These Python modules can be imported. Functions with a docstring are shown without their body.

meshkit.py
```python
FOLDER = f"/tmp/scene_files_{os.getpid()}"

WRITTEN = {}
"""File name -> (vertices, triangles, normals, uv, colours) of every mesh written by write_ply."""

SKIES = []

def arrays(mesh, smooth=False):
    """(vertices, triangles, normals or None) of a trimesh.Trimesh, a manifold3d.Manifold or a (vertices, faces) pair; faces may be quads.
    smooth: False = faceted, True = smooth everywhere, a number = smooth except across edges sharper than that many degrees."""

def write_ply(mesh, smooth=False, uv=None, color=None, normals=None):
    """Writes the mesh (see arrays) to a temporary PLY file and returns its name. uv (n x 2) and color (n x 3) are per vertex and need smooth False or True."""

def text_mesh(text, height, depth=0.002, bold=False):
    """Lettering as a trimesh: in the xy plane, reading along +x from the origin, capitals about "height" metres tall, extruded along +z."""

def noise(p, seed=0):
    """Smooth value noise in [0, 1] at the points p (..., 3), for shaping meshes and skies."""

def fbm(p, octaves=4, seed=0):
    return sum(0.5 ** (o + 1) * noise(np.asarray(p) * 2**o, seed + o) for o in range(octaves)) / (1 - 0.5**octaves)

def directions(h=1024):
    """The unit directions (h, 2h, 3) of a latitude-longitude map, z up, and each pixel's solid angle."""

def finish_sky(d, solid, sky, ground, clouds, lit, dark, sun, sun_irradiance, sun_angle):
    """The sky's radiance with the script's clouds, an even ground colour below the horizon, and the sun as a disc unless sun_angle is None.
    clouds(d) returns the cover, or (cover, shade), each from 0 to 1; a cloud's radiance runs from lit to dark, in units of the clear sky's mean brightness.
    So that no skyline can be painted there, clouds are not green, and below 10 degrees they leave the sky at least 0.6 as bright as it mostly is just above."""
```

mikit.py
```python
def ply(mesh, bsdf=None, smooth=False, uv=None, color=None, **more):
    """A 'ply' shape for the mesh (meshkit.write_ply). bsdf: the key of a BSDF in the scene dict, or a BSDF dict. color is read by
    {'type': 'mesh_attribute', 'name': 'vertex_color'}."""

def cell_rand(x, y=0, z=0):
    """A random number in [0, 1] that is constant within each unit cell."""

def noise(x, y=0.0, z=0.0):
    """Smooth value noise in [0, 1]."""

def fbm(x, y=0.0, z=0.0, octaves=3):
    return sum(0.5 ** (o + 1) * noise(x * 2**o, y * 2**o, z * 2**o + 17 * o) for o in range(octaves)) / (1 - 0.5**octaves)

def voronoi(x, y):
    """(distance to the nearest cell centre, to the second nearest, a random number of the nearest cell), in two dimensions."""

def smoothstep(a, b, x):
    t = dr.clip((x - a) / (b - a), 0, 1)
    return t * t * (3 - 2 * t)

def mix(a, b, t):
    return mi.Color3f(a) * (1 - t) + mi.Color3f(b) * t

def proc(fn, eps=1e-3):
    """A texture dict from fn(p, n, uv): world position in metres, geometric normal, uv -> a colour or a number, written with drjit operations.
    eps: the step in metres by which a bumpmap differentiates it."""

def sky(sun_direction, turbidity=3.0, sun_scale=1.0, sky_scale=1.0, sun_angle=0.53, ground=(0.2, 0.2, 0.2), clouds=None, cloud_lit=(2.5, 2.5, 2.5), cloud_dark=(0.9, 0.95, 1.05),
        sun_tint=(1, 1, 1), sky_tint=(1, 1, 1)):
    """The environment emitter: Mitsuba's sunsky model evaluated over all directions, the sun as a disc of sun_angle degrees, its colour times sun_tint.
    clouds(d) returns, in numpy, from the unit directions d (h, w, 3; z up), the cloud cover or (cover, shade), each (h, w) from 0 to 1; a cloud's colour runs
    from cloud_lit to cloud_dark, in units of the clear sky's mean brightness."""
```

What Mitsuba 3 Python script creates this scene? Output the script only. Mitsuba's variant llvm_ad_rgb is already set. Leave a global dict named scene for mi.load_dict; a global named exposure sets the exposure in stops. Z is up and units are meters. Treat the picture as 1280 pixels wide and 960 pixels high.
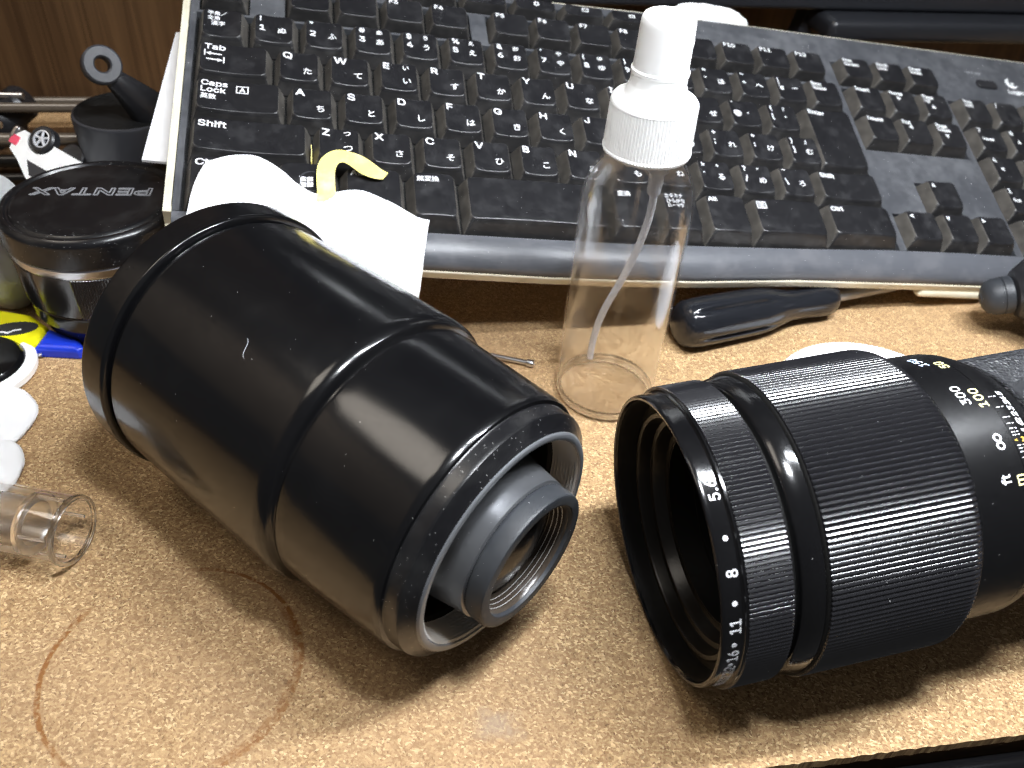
import glob, math
import numpy as np, trimesh, mitsuba as mi, drjit as dr
import mikit, meshkit
from mikit import proc, noise, fbm, voronoi, smoothstep, mix, cell_rand
from shapely import affinity, box, union_all
from shapely.geometry import Polygon, Point, LineString
from PIL import Image, ImageDraw, ImageFont
from meshkit import FOLDER

scene, labels = {}, {}
T4 = mi.ScalarTransform4f
MM = 0.001
# ------------------------------------------------------------------ camera, lamps, exposure
# all modelling below is in millimetres, written out in metres; z is up, the desk top is z = 0
CAM = np.array([[0.99807498, 0.04705308, 0.04040225], [0.0, -0.65145142, 0.75869035], [0.06201883, -0.75722985, -0.65019736]])
EYE = np.array([0, 0, 203.0])
m4 = np.eye(4); m4[:3, 0] = -CAM[:, 0]; m4[:3, 1] = -CAM[:, 1]; m4[:3, 2] = CAM[:, 2]; m4[:3, 3] = EYE * MM
scene['camera'] = {'type': 'thinlens', 'fov': math.degrees(2 * math.atan(640 / 1035)), 'fov_axis': 'x', 'aperture_radius': 0.0008,
                   'focus_distance': 0.235, 'near_clip': 0.01, 'far_clip': 50.0, 'to_world': T4(m4)}
exposure = 0.25
# two heads of one desk lamp: (centre, point aimed at, size, radiance)
LAMPS = [(np.array([42.0, 82.0, 400.0]), np.array([40.0, 190.0, 0.0]), (52.0, 40.0), 0.0, (172.0, 178.0, 186.0)),
         (np.array([190.0, 168.0, 405.0]), np.array([160.0, 190.0, 0.0]), (240.0, 22.0), 10.0, (150.0, 156.0, 164.0))]
FILL_RAD = (4.8, 4.35, 3.8)  # radiance of the added overhead fill panel
scene['room_light'] = {'type': 'constant', 'radiance': {'type': 'rgb', 'value': [0.075, 0.075, 0.077]}}

# ------------------------------------------------------------------ helpers
def xf(mesh, R=None, t=None):
    m = mesh.copy()
    v = np.asarray(m.vertices)
    if R is not None: v = v @ np.asarray(R).T
    if t is not None: v = v + np.asarray(t)
    m.vertices = v
    return m

def cat(*ms):
    out = []
    for m in ms: out += m if isinstance(m, (list, tuple)) else [m]
    return trimesh.util.concatenate(out) if len(out) > 1 else out[0]

used = {}
def key_for(name, parent):
    base = f'{parent}__{name}' if parent else name
    n = used.get(base, 0); used[base] = n + 1
    return base if n == 0 else f'{base}_{n:03d}'

def put(name, mesh, mat, parent=None, smooth=35, **more):
    k = key_for(name, parent)
    m = mesh.copy(); m.vertices = np.asarray(m.vertices) * MM
    scene[k] = mikit.ply(m, mat, smooth=smooth, **more)
    return k

def thing(name, label, category, group=None):
    k = key_for(name, None)
    labels[k] = {'label': label, 'category': category}
    if group: labels[k]['group'] = group
    return k

def tag(k, label, category=None, **more):
    labels[k] = {'label': label, **({'category': category} if category else {}), **more}

def axis_frame(d):
    d = np.asarray(d, float); d = d / np.linalg.norm(d)
    U = np.array([0, 0, 1.0]) - d * d[2] if abs(d[2]) < 0.95 else np.array([0, 1.0, 0]) - d * d[1]
    U /= np.linalg.norm(U)
    return d, U, np.cross(d, U)

def lathe(profile, P=(0, 0, 0), d=(0, 0, 1), n=128, mod=None, caps=(False, False)):
    """profile: (r, s) pairs along the axis d; mod(theta, r, s) -> r for ribs"""
    d, U, V = axis_frame(d)
    pr = np.asarray(profile, float); th = np.arange(n) * 2 * np.pi / n
    r = np.repeat(pr[:, :1], n, 1)
    if mod is not None: r = np.stack([mod(th, a, b) for a, b in pr])
    s = pr[:, 1][:, None, None]
    v = np.asarray(P) + s * d + r[..., None] * (np.cos(th)[None, :, None] * U + np.sin(th)[None, :, None] * V)
    m = len(pr); v = v.reshape(-1, 3)
    i, j = np.meshgrid(np.arange(m - 1), np.arange(n), indexing='ij')
    a, b, c, e = i * n + j, i * n + (j + 1) % n, (i + 1) * n + (j + 1) % n, (i + 1) * n + j
    f = np.concatenate([np.stack([a, b, c], -1).reshape(-1, 3), np.stack([a, c, e], -1).reshape(-1, 3)])
    for end, row in ((0, 0), (1, m - 1)):
        if caps[end]:
            ci = len(v); v = np.vstack([v, np.asarray(P) + pr[row, 1] * d])
            q = np.arange(n); f = np.vstack([f, np.stack([row * n + q, row * n + (q + 1) % n, q * 0 + ci], 1)[:, ::(-1 if end == 0 else 1)]])
    t = trimesh.Trimesh(v, f, process=False)
    return t

def solid_lathe(profile, P=(0, 0, 0), d=(0, 0, 1), n=96):
    """closed loop profile"""
    return lathe(list(profile) + [profile[0]], P, d, n)

def tube(pts, r, n=12):
    p = np.asarray(pts, float)
    t = np.gradient(p, axis=0); t /= np.linalg.norm(t, axis=1, keepdims=True)
    a = np.cross(t[0], [0, 0, 1.0]) if abs(t[0][2]) < 0.9 else np.cross(t[0], [1.0, 0, 0])
    A = []
    for q in t:
        a = a - q * (a @ q); a /= np.linalg.norm(a); A.append(a.copy())
    A = np.array(A); B = np.cross(t, A); th = np.arange(n) * 2 * np.pi / n
    rr = np.broadcast_to(r, (len(p),))[:, None, None]
    v = p[:, None] + rr * (np.cos(th)[None, :, None] * A[:, None] + np.sin(th)[None, :, None] * B[:, None])
    m = len(p)
    i, j = np.meshgrid(np.arange(m - 1), np.arange(n), indexing='ij')
    a_, b, c, e = i * n + j, i * n + (j + 1) % n, (i + 1) * n + (j + 1) % n, (i + 1) * n + j
    f = np.concatenate([np.stack([a_, b, c], -1).reshape(-1, 3), np.stack([a_, c, e], -1).reshape(-1, 3)])
    v = np.vstack([v.reshape(-1, 3), p[:1], p[-1:]]); q = np.arange(n)
    f = np.vstack([f, np.stack([(q + 1) % n, q, q * 0 + m * n], 1), np.stack([(m - 1) * n + q, (m - 1) * n + (q + 1) % n, q * 0 + m * n + 1], 1)])
    t_ = trimesh.Trimesh(v, f, process=False); t_.fix_normals(); return t_

def spline(pts, n=40):
    from scipy.interpolate import CubicSpline
    p = np.asarray(pts, float); t = np.r_[0, np.cumsum(np.linalg.norm(np.diff(p, axis=0), axis=1))]
    return CubicSpline(t, p)(np.linspace(0, t[-1], n))

def extrude(poly, z0, z1):
    geoms = getattr(poly, 'geoms', [poly])
    ms = [trimesh.creation.extrude_polygon(g, z1 - z0, engine='earcut') for g in geoms if g.area > 1e-9]
    m = cat(ms); m.apply_translation([0, 0, z0]); return m

def bevel_extrude(poly, z0, z1, b=0.4, steps=3):
    """extrusion with a rounded upper edge, built as stacked offset rings (convex-ish outlines)"""
    rings = [(poly, z0)] + [(poly.buffer(-b * (1 - math.cos(a)), join_style=1), z1 - b + b * math.sin(a)) for a in np.linspace(0, math.pi / 2, steps + 1)]
    N = 160; V = []
    for g, z in rings:
        e = g.exterior; c = np.array([e.interpolate(k / N, normalized=True).coords[0] for k in range(N)])
        V.append(np.c_[c, np.full(N, z)])
    # align starts
    for k in range(1, len(V)):
        s = np.argmin(np.linalg.norm(V[k][:, :2] - V[k - 1][0, :2], axis=1)); V[k] = np.roll(V[k], -s, axis=0)
    F = []
    for k in range(len(V) - 1):
        q = np.arange(N); a, b_ = k * N, (k + 1) * N
        F += [np.stack([a + q, a + (q + 1) % N, b_ + (q + 1) % N], 1), np.stack([a + q, b_ + (q + 1) % N, b_ + q], 1)]
    side = trimesh.Trimesh(np.vstack(V), np.vstack(F), process=False)
    top_p = Polygon(V[-1][:, :2])
    tv, tf = trimesh.creation.triangulate_polygon(top_p, engine='earcut')
    top = trimesh.Trimesh(np.c_[tv, np.full(len(tv), rings[-1][1])], tf, process=False)
    if top.face_normals[:, 2].mean() < 0: top.invert()
    bot = trimesh.Trimesh(np.c_[np.array(V[0][:, :2]), np.full(N, z0)], np.zeros((0, 3), int), process=False)
    bv, bf = trimesh.creation.triangulate_polygon(Polygon(V[0][:, :2]), engine='earcut')
    bot = trimesh.Trimesh(np.c_[bv, np.full(len(bv), z0)], bf, process=False)
    if bot.face_normals[:, 2].mean() > 0: bot.invert()
    if Polygon(V[0][:, :2]).exterior.is_ccw is False: side.invert()
    m = cat(side, top, bot); m.merge_vertices(); return m

def rbox(x0, x1, y0, y1, z0, z1, b=0.6):
    import manifold3d as m3
    b = min(b, (x1 - x0) / 2.01, (y1 - y0) / 2.01, (z1 - z0) / 2.01)
    s = m3.Manifold.sphere(b, 12)
    pts = [s.translate([x, y, z]) for x in (x0 + b, x1 - b) for y in (y0 + b, y1 - b) for z in (z0 + b, z1 - b)]
    h = m3.Manifold.batch_hull(pts).to_mesh()
    return trimesh.Trimesh(h.vert_properties[:, :3], h.tri_verts, process=False)

FONTS = {}
def font(cjk):
    if cjk not in FONTS:
        pat = 'Noto Sans CJK Regular.woff2' if cjk else 'Inter.woff2'
        FONTS[cjk] = ImageFont.truetype(glob.glob('/opt/blender-*/*/datafiles/fonts/' + pat)[0], 72)
    return FONTS[cjk]
GLYPH = {}
def glyph_shape(text, cjk=False, bold=True):
    """outline of a line of lettering, capital height 1, from the origin along +x"""
    k = (text, cjk, bold)
    if k not in GLYPH:
        f = font(cjk); sw = 2 if bold else (1 if cjk else 0)
        x0, y0, x1, y1 = f.getbbox(text, anchor='ls', stroke_width=sw)
        im = Image.new('L', (x1 - x0 + 8, y1 - y0 + 8))
        ImageDraw.Draw(im).text((4 - x0, 4 - y0), text, 255, font=f, anchor='ls', stroke_width=sw)
        on = np.pad(np.asarray(im) > 127, ((0, 0), (1, 1))).astype(np.int8)
        r, st = np.nonzero(np.diff(on, axis=1) == 1); en = np.nonzero(np.diff(on, axis=1) == -1)[1]
        g = union_all(box(st, -r - 1, en, -r)).buffer(0.6).buffer(-0.6).simplify(0.9)
        s = 1 / 52.0
        GLYPH[k] = affinity.affine_transform(g, [s, 0, 0, s, -4 * s, (4 - y0) * s])
    return GLYPH[k]
def text_shape(text, h, sx=1.0, cjk=False, bold=True, anchor=(0, 0)):
    g = affinity.scale(glyph_shape(text, cjk, bold), h * sx, h, origin=(0, 0))
    b = g.bounds
    return affinity.translate(g, -b[0] - anchor[0] * (b[2] - b[0]), -b[1] - anchor[1] * (b[3] - b[1]))

# ------------------------------------------------------------------ materials
def P(base, rough=0.4, spec=0.5, **kw):
    col = base if isinstance(base, dict) else {'type': 'rgb', 'value': list(base)}
    return {'type': 'twosided', 'bsdf': {'type': 'principled', 'base_color': col, 'roughness': rough, 'specular': spec, **kw}}
def speck(p, size, chance, seed=0.0):
    q = p * (1.0 / size) + seed
    i = cell_rand(q.x, q.y, q.z)
    c = dr.norm(mi.Vector3f(q.x - dr.floor(q.x) - 0.5, q.y - dr.floor(q.y) - 0.5, q.z - dr.floor(q.z) - 0.5))
    return dr.select((i < chance) & (c < 0.36), 1.0, 0.0)
def dusty(base, dust=(0.25, 0.25, 0.24), amount=0.25, chance=0.004, scale=60.0):
    def fn(p, n, uv):
        a = smoothstep(0.45, 0.8, fbm(p.x * scale, p.y * scale, p.z * scale, 4)) * amount
        c = mix(base, dust, a)
        return mix(c, (0.45, 0.45, 0.44), speck(p, 0.00026, chance))
    return proc(fn)
def cork_color(p, n, uv):
    # chips of cork in three sizes, turned about, with dark flecks
    wx = p.x + 0.0012 * (fbm(p.x * 400, p.y * 400, 1.0, 2) - 0.5); wy = p.y + 0.0012 * (fbm(p.x * 400, p.y * 400, 7.0, 2) - 0.5)
    a, b, r = voronoi(wx * 1400, wy * 2000)
    a2, b2, r2 = voronoi(wx * 2300 + 31, wy * 1800 + 7)
    a3, b3, r3 = voronoi((wx + wy) * 560 + 11, (wx - wy) * 760 + 3)
    t = 0.52 * r + 0.30 * r2 + 0.18 * r3
    c = mix((0.285, 0.168, 0.078), (0.535, 0.358, 0.182), smoothstep(0.1, 0.9, t))
    c = mix(c, (0.76, 0.57, 0.33), smoothstep(0.84, 0.96, r) * 0.6)
    c = mix(c, (0.10, 0.052, 0.022), smoothstep(0.91, 0.975, r2) * 0.6)
    c = mix(c, (0.33, 0.21, 0.12), smoothstep(0.42, 0.75, fbm(p.x * 28, p.y * 28, 3.0, 4)) * 0.28)
    # brown stain left by the foot of a mug, broken and doubled on its right side
    cx, cy = -0.0763, 0.1165
    dx, dy = (p.x - cx) / 0.0326, (p.y - cy) / 0.0312
    rr = dr.sqrt(dx * dx + dy * dy); ang = dr.atan2(dy, dx)
    wob = 0.02 * (fbm(p.x * 150, p.y * 150, 5.0, 3) - 0.5)
    w1 = 0.020 + 0.022 * noise(ang * 2.2 + 9, 2.0)
    ring = smoothstep(1.0, 0.35, dr.abs(rr - 1.0 + wob) / w1)
    ring = ring + 0.7 * smoothstep(1.0, 0.3, dr.abs(rr - 0.955 + wob) / 0.03) * smoothstep(0.45, 0.8, dr.cos(ang + 0.15))
    gap = (0.75 + 0.25 * smoothstep(0.25, 0.5, noise(ang * 1.55 + 4.2, 3.3))) * (0.3 + 0.7 * smoothstep(0.25, 0.6, fbm(p.x * 900, p.y * 900, 2.0, 2)))
    gap = gap * (1 - smoothstep(1.55, 1.8, ang) * smoothstep(2.75, 2.5, ang))
    c = mix(c, (0.22, 0.085, 0.018), dr.clip(ring, 0, 1) * gap * 0.9)
    # grey scuff in front of the lenses
    sx, sy = (p.x - 0.0085) / 0.009, (p.y - 0.1035) / 0.005
    sc = smoothstep(1.1, 0.2, dr.sqrt(sx * sx + sy * sy) + 0.9 * (fbm(p.x * 500, p.y * 260, 8.0, 3) - 0.5))
    c = mix(c, (0.33, 0.255, 0.19), sc * 0.55)
    return c
def cork_bump(p, n, uv):
    a, b, r = voronoi(p.x * 1250, p.y * 1850)
    return 0.6 * r + 0.4 * fbm(p.x * 1600, p.y * 1600, 0.0, 2)
scene['mat_cork'] = {'type': 'twosided', 'bsdf': {'type': 'bumpmap', 'scale': 0.00028, 'arbitrary': proc(cork_bump, 1e-4),
                     'bsdf': {'type': 'principled', 'base_color': proc(cork_color), 'roughness': 0.75, 'specular': 0.3}}}
def wood_color(p, n, uv):
    u = (p.x * 0.989 + p.y * 0.148) * 60 + (p.y) * 20; w = fbm(u, p.z * 3.0, 0.0, 3)
    g = fbm(u * 9 + 6 * w, p.z * 9, 2.0, 4)
    return mix((0.05, 0.024, 0.010), (0.13, 0.07, 0.03), smoothstep(0.2, 0.8, 0.5 * w + 0.5 * g))
scene['mat_wood'] = P(proc(wood_color), 0.45, 0.4)
scene['mat_reflector'] = P((0.80, 0.70, 0.60), 0.8, 0.2)
scene['mat_rod'] = P((0.10, 0.08, 0.06), 0.12, 0.9)
scene['mat_desk'] = P((0.10, 0.055, 0.026), 0.5)
def blackp(base, rough, bump=0.0, spec=0.5, chance=0.0016, amount=0.05):
    return P(dusty(base, amount=amount, chance=chance, scale=90.0), rough, spec)
scene['mat_satin_black'] = blackp((0.0035, 0.0035, 0.004), 0.165, spec=0.5, chance=0.00035, amount=0.006)
scene['mat_scale_black'] = blackp((0.004, 0.004, 0.0045), 0.36, spec=0.28, chance=0.0006, amount=0.006)
scene['mat_gloss_black'] = blackp((0.004, 0.004, 0.0045), 0.14, chance=0.0006, amount=0.005)
scene['mat_dusty_black'] = blackp((0.006, 0.006, 0.007), 0.27, chance=0.012, amount=0.05)
scene['mat_rib_black'] = blackp((0.008, 0.008, 0.0095), 0.20, spec=1.0, chance=0.0009, amount=0.008)
scene['mat_matte_black'] = P((0.006, 0.006, 0.006), 0.7, 0.3)
scene['mat_grey_metal'] = P(dusty((0.15, 0.155, 0.165), amount=0.15, chance=0.003), 0.24, 0.7, metallic=0.6)
scene['mat_thread'] = P((0.46, 0.455, 0.44), 0.38, 0.5, metallic=0.25)
scene['mat_dark_ring'] = P((0.05, 0.038, 0.028), 0.25, 0.5)
scene['mat_rim_metal'] = P((0.22, 0.23, 0.245), 0.4, 0.5, metallic=0.5)
scene['mat_rubber_grey'] = P(dusty((0.026, 0.029, 0.034), amount=0.08, chance=0.002), 0.5, 0.5)
scene['mat_brown_black'] = P((0.007, 0.006, 0.005), 0.3, 0.35)
scene['mat_deep_black'] = P((0.003, 0.003, 0.003), 0.55, 0.2)
scene['mat_steel'] = P((0.62, 0.62, 0.64), 0.22, 0.5, metallic=1.0)
scene['mat_silver'] = P((0.62, 0.63, 0.66), 0.35, 0.5, metallic=0.3)
scene['mat_dull_steel'] = P((0.30, 0.29, 0.28), 0.4, 0.5, metallic=0.6)
scene['mat_white_paint'] = P((0.82, 0.83, 0.86), 0.5)
scene['mat_yellow_paint'] = P((0.80, 0.74, 0.36), 0.5)
scene['mat_blue_white'] = P((0.55, 0.68, 0.86), 0.5)
scene['mat_orange_paint'] = P((0.80, 0.42, 0.06), 0.5)
scene['mat_grey_paint'] = P((0.22, 0.225, 0.24), 0.5)
scene['mat_coated_glass'] = {'type': 'roughplastic', 'distribution': 'ggx', 'alpha': 0.03, 'int_ior': 1.7, 'diffuse_reflectance': {'type': 'rgb', 'value': [0.012, 0.011, 0.012]}}
def leather_bump(p, n, uv):
    a, b, r = voronoi(p.x * 800 + p.z * 500, p.y * 800 + p.z * 760)
    return (b - a) + 0.3 * r
scene['mat_leather'] = {'type': 'twosided', 'bsdf': {'type': 'bumpmap', 'scale': 0.0013, 'arbitrary': proc(leather_bump, 1e-4),
                        'bsdf': {'type': 'principled', 'base_color': {'type': 'rgb', 'value': [0.045, 0.047, 0.052]}, 'roughness': 0.42, 'specular': 0.6}}}
KBM = np.array([[0.97481948, -0.1369161, 0.1760141], [0.19047443, 0.92168754, -0.33795203], [-0.11595893, 0.3629684, 0.92455798]])
KBT = np.array([-114.91822193, 337.20710313, 99.31463513])
def key_color(p, n, uv):
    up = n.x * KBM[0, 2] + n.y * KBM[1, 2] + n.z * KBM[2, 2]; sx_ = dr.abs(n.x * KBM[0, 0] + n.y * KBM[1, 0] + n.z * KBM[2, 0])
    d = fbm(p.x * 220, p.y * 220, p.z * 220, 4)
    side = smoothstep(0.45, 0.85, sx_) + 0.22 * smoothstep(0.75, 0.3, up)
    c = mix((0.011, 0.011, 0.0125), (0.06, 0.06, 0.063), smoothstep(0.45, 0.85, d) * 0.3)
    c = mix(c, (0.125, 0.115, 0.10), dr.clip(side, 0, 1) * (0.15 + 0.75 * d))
    return mix(c, (0.4, 0.4, 0.4), speck(p, 0.0003, 0.002))
def key_rough(p, n, uv):
    up = n.x * KBM[0, 2] + n.y * KBM[1, 2] + n.z * KBM[2, 2]
    return 0.20 + 0.22 * fbm(p.x * 260, p.y * 260, p.z * 260, 3) + 0.12 * smoothstep(0.75, 0.3, up)
scene['mat_key'] = P(proc(key_color), proc(key_rough), 0.5)
def case_color(p, n, uv):
    d = 0.6 * fbm(p.x * 55, p.y * 55, p.z * 55, 4) + 0.4 * fbm(p.x * 300, p.y * 300, p.z * 300, 3)
    c = mix((0.050, 0.053, 0.060), (0.15, 0.155, 0.165), smoothstep(0.3, 0.8, d) * 0.55)
    return mix(c, (0.45, 0.45, 0.45), speck(p, 0.0005, 0.004))
scene['mat_case'] = P(proc(case_color), 0.42, 0.5)
scene['mat_band'] = P(dusty((0.085, 0.09, 0.102), (0.16, 0.16, 0.17), 0.3, 0.0015, 130.0), 0.38, 0.5)
scene['mat_cream'] = P(dusty((0.70, 0.66, 0.52), (0.4, 0.36, 0.26), 0.4, 0.0), 0.3)
scene['mat_legend'] = P((0.74, 0.75, 0.77), 0.5)
scene['mat_white_plastic'] = P((0.88, 0.88, 0.86), 0.32, 0.5)
def paper_color(p, n, uv):
    return mix((0.74, 0.75, 0.77), (0.84, 0.84, 0.85), fbm(p.x * 300, p.y * 300, p.z * 300, 3))
scene['mat_tissue'] = P(proc(paper_color), 0.8, 0.2)
scene['mat_tape'] = P(dusty((0.84, 0.70, 0.19), (0.88, 0.81, 0.42), 0.8, 0.0, 200.0), 0.55, 0.3)
scene['mat_clear'] = {'type': 'thindielectric', 'int_ior': 1.33}
scene['mat_clear_solid'] = {'type': 'roughdielectric', 'distribution': 'ggx', 'alpha': 0.07, 'int_ior': 1.45, 'ext_ior': 1.0}
scene['mat_frosted_tube'] = {'type': 'principledthin', 'base_color': {'type': 'rgb', 'value': [0.86, 0.88, 0.92]}, 'roughness': 0.3, 'diff_trans': 0.9, 'spec_trans': 0.0, 'eta': 1.4}
scene['mat_dark_plastic'] = P((0.016, 0.016, 0.018), 0.35)
scene['mat_handle'] = P((0.011, 0.012, 0.015), 0.15, 0.6)
scene['mat_grey_plastic'] = P((0.035, 0.036, 0.041), 0.42)
scene['mat_monitor'] = P((0.014, 0.015, 0.018), 0.35)
scene['mat_yellow_print'] = P((0.78, 0.74, 0.01), 0.35)
scene['mat_blue_print'] = P((0.01, 0.04, 0.55), 0.35)
scene['mat_pink'] = P((0.75, 0.08, 0.14), 0.3)
scene['mat_window'] = P((0.03, 0.032, 0.036), 0.15)
scene['mat_cloudy'] = P((0.40, 0.41, 0.41), 0.28, 0.5)
scene['mat_lamp_shell'] = P((0.5, 0.5, 0.5), 0.4)
def pad_bump(p, n, uv): return fbm(p.x * 900, p.y * 900, p.z * 900, 3)
scene['mat_cotton'] = {'type': 'twosided', 'bsdf': {'type': 'bumpmap', 'scale': 0.0008, 'arbitrary': proc(pad_bump, 1e-4), 'bsdf': {'type': 'diffuse', 'reflectance': {'type': 'rgb', 'value': [0.86, 0.86, 0.86]}}}}

# ------------------------------------------------------------------ the setting: cork board, desk, cabinet, monitor
a85 = math.radians(8.5)
E1, E2 = np.array([math.cos(a85), math.sin(a85), 0]), np.array([-math.sin(a85), math.cos(a85), 0])
DF = np.stack([E1, E2, [0, 0, 1.0]], 1)              # desk frame -> world
def df(mesh): return xf(mesh, DF)
def dbox(x0, x1, y0, y1, z0, z1, b=0.6): return df(rbox(x0, x1, y0, y1, z0, z1, b))
FRONT = 82.3                                          # front edge of the cork in the desk frame
cork = box(-420, FRONT, 520, 500)
top = extrude(cork, -3.4, 0.0)
xs = np.linspace(-420, 520, 700); rng = np.random.default_rng(5)
edge = np.c_[xs, FRONT - 0.55 * np.abs(meshkit.fbm(np.c_[xs * 0.6, xs * 0, xs * 0], 4, 3) - 0.4) * 2]
# a slightly crumbled front edge
top = extrude(Polygon(np.vstack([edge, [[520, 500], [-420, 500]]])), -3.4, 0.0)
put('cork_board', df(top), 'mat_cork', smooth=False)
tag('cork_board', 'worn cork board covering the desk top under everything', None, kind='structure')
put('desk', dbox(-600, 800, 84, 900, -24, -3.6, 1.0), 'mat_desk'); tag('desk', 'dark desk top below the cork board', None, kind='structure')
rail = thing('desk_rail', 'shiny black metal rail along the front edge of the desk', 'rail')
put('bar', tube([DF @ np.array([x, 78.5, -9.5]) for x in np.linspace(-500, 700, 30)], 3.2, 24), 'mat_gloss_black', rail)
put('lip', dbox(-500, 700, 72.0, 83.2, -30, -14.0, 1.5), 'mat_monitor', rail)

cab = thing('wooden_cabinet', 'brown wooden cabinet panel behind the desk', 'cabinet')
put('back_panel', dbox(-640, 900, 512, 530, -24, 620, 1.0), 'mat_wood', cab)
put('wall', dbox(-1330, -1300, -600, 1200, 480, 2000, 2.0), 'mat_reflector'); tag('wall', 'pale reflector board added off to the left, mirrored in the large barrel', None, kind='structure')  # unseen reflector, added to lay a soft reflection on the large barrel

mon = thing('monitor', 'black computer monitor standing behind the keyboard', 'monitor')
put('bezel', dbox(-60, 820, 455, 480, 70.5, 120, 3), 'mat_monitor', mon)
put('screen', dbox(-50, 810, 462, 478, 120.4, 520, 1), 'mat_gloss_black', mon)
put('base', dbox(252, 800, 440, 486, 58.0, 70.2, 4), 'mat_monitor', mon)
leg = extrude(Polygon([(238, 0), (262, 0), (256, 70), (252, 70)]), 470, 482)
leg = xf(leg, np.array([[1, 0, 0], [0, 0, 1.0], [0, 1.0, 0]])); leg.fix_normals()
put('leg', df(leg), 'mat_monitor', mon)
put('leg', dbox(560, 640, 455, 500, -3, 57.5, 3), 'mat_monitor', mon)

# ------------------------------------------------------------------ keyboard (its own frame: x right, y to the back, z off the key tops)
def kbw(mesh): return xf(mesh, KBM, KBT)
U_ = 19.05
kb = thing('keyboard', 'black dusty desktop keyboard with white legends and a cream underside, propped up at the back', 'keyboard')
def front_y(x): return np.interp(x, [-6, 20, 80, 130, 190, 240, 280, 318, 440], [-97.5, -99, -101, -101, -100, -98.2, -96.2, -95.4, -95.4])
def lip_y(x): return np.interp(x, [-6, 10, 80, 130, 190, 237, 300, 440], [-103, -109, -112.5, -113.2, -112, -109, -107.8, -106])
def back_y(x): return np.interp(x, [-6, 30, 90, 130, 190, 215, 240, 440], [27, 30, 33, 34, 36.2, 36.6, 37, 37.6])
xs = np.linspace(-3, 437, 90)
outline = Polygon(np.vstack([np.c_[xs, front_y(xs)], np.c_[xs, back_y(xs)][::-1]]))
wells = [box(-0.6, -96.6, 15 * U_ + 0.5, 0.9), box(0.2, 2.2, U_, 19.5)]
for x0, x1 in ((1.72, 5.72), (6.13, 10.13), (10.85, 14.85)): wells.append(box(x0 * U_ - 0.3, 2.2, x1 * U_ + 0.3, 19.5))
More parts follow.
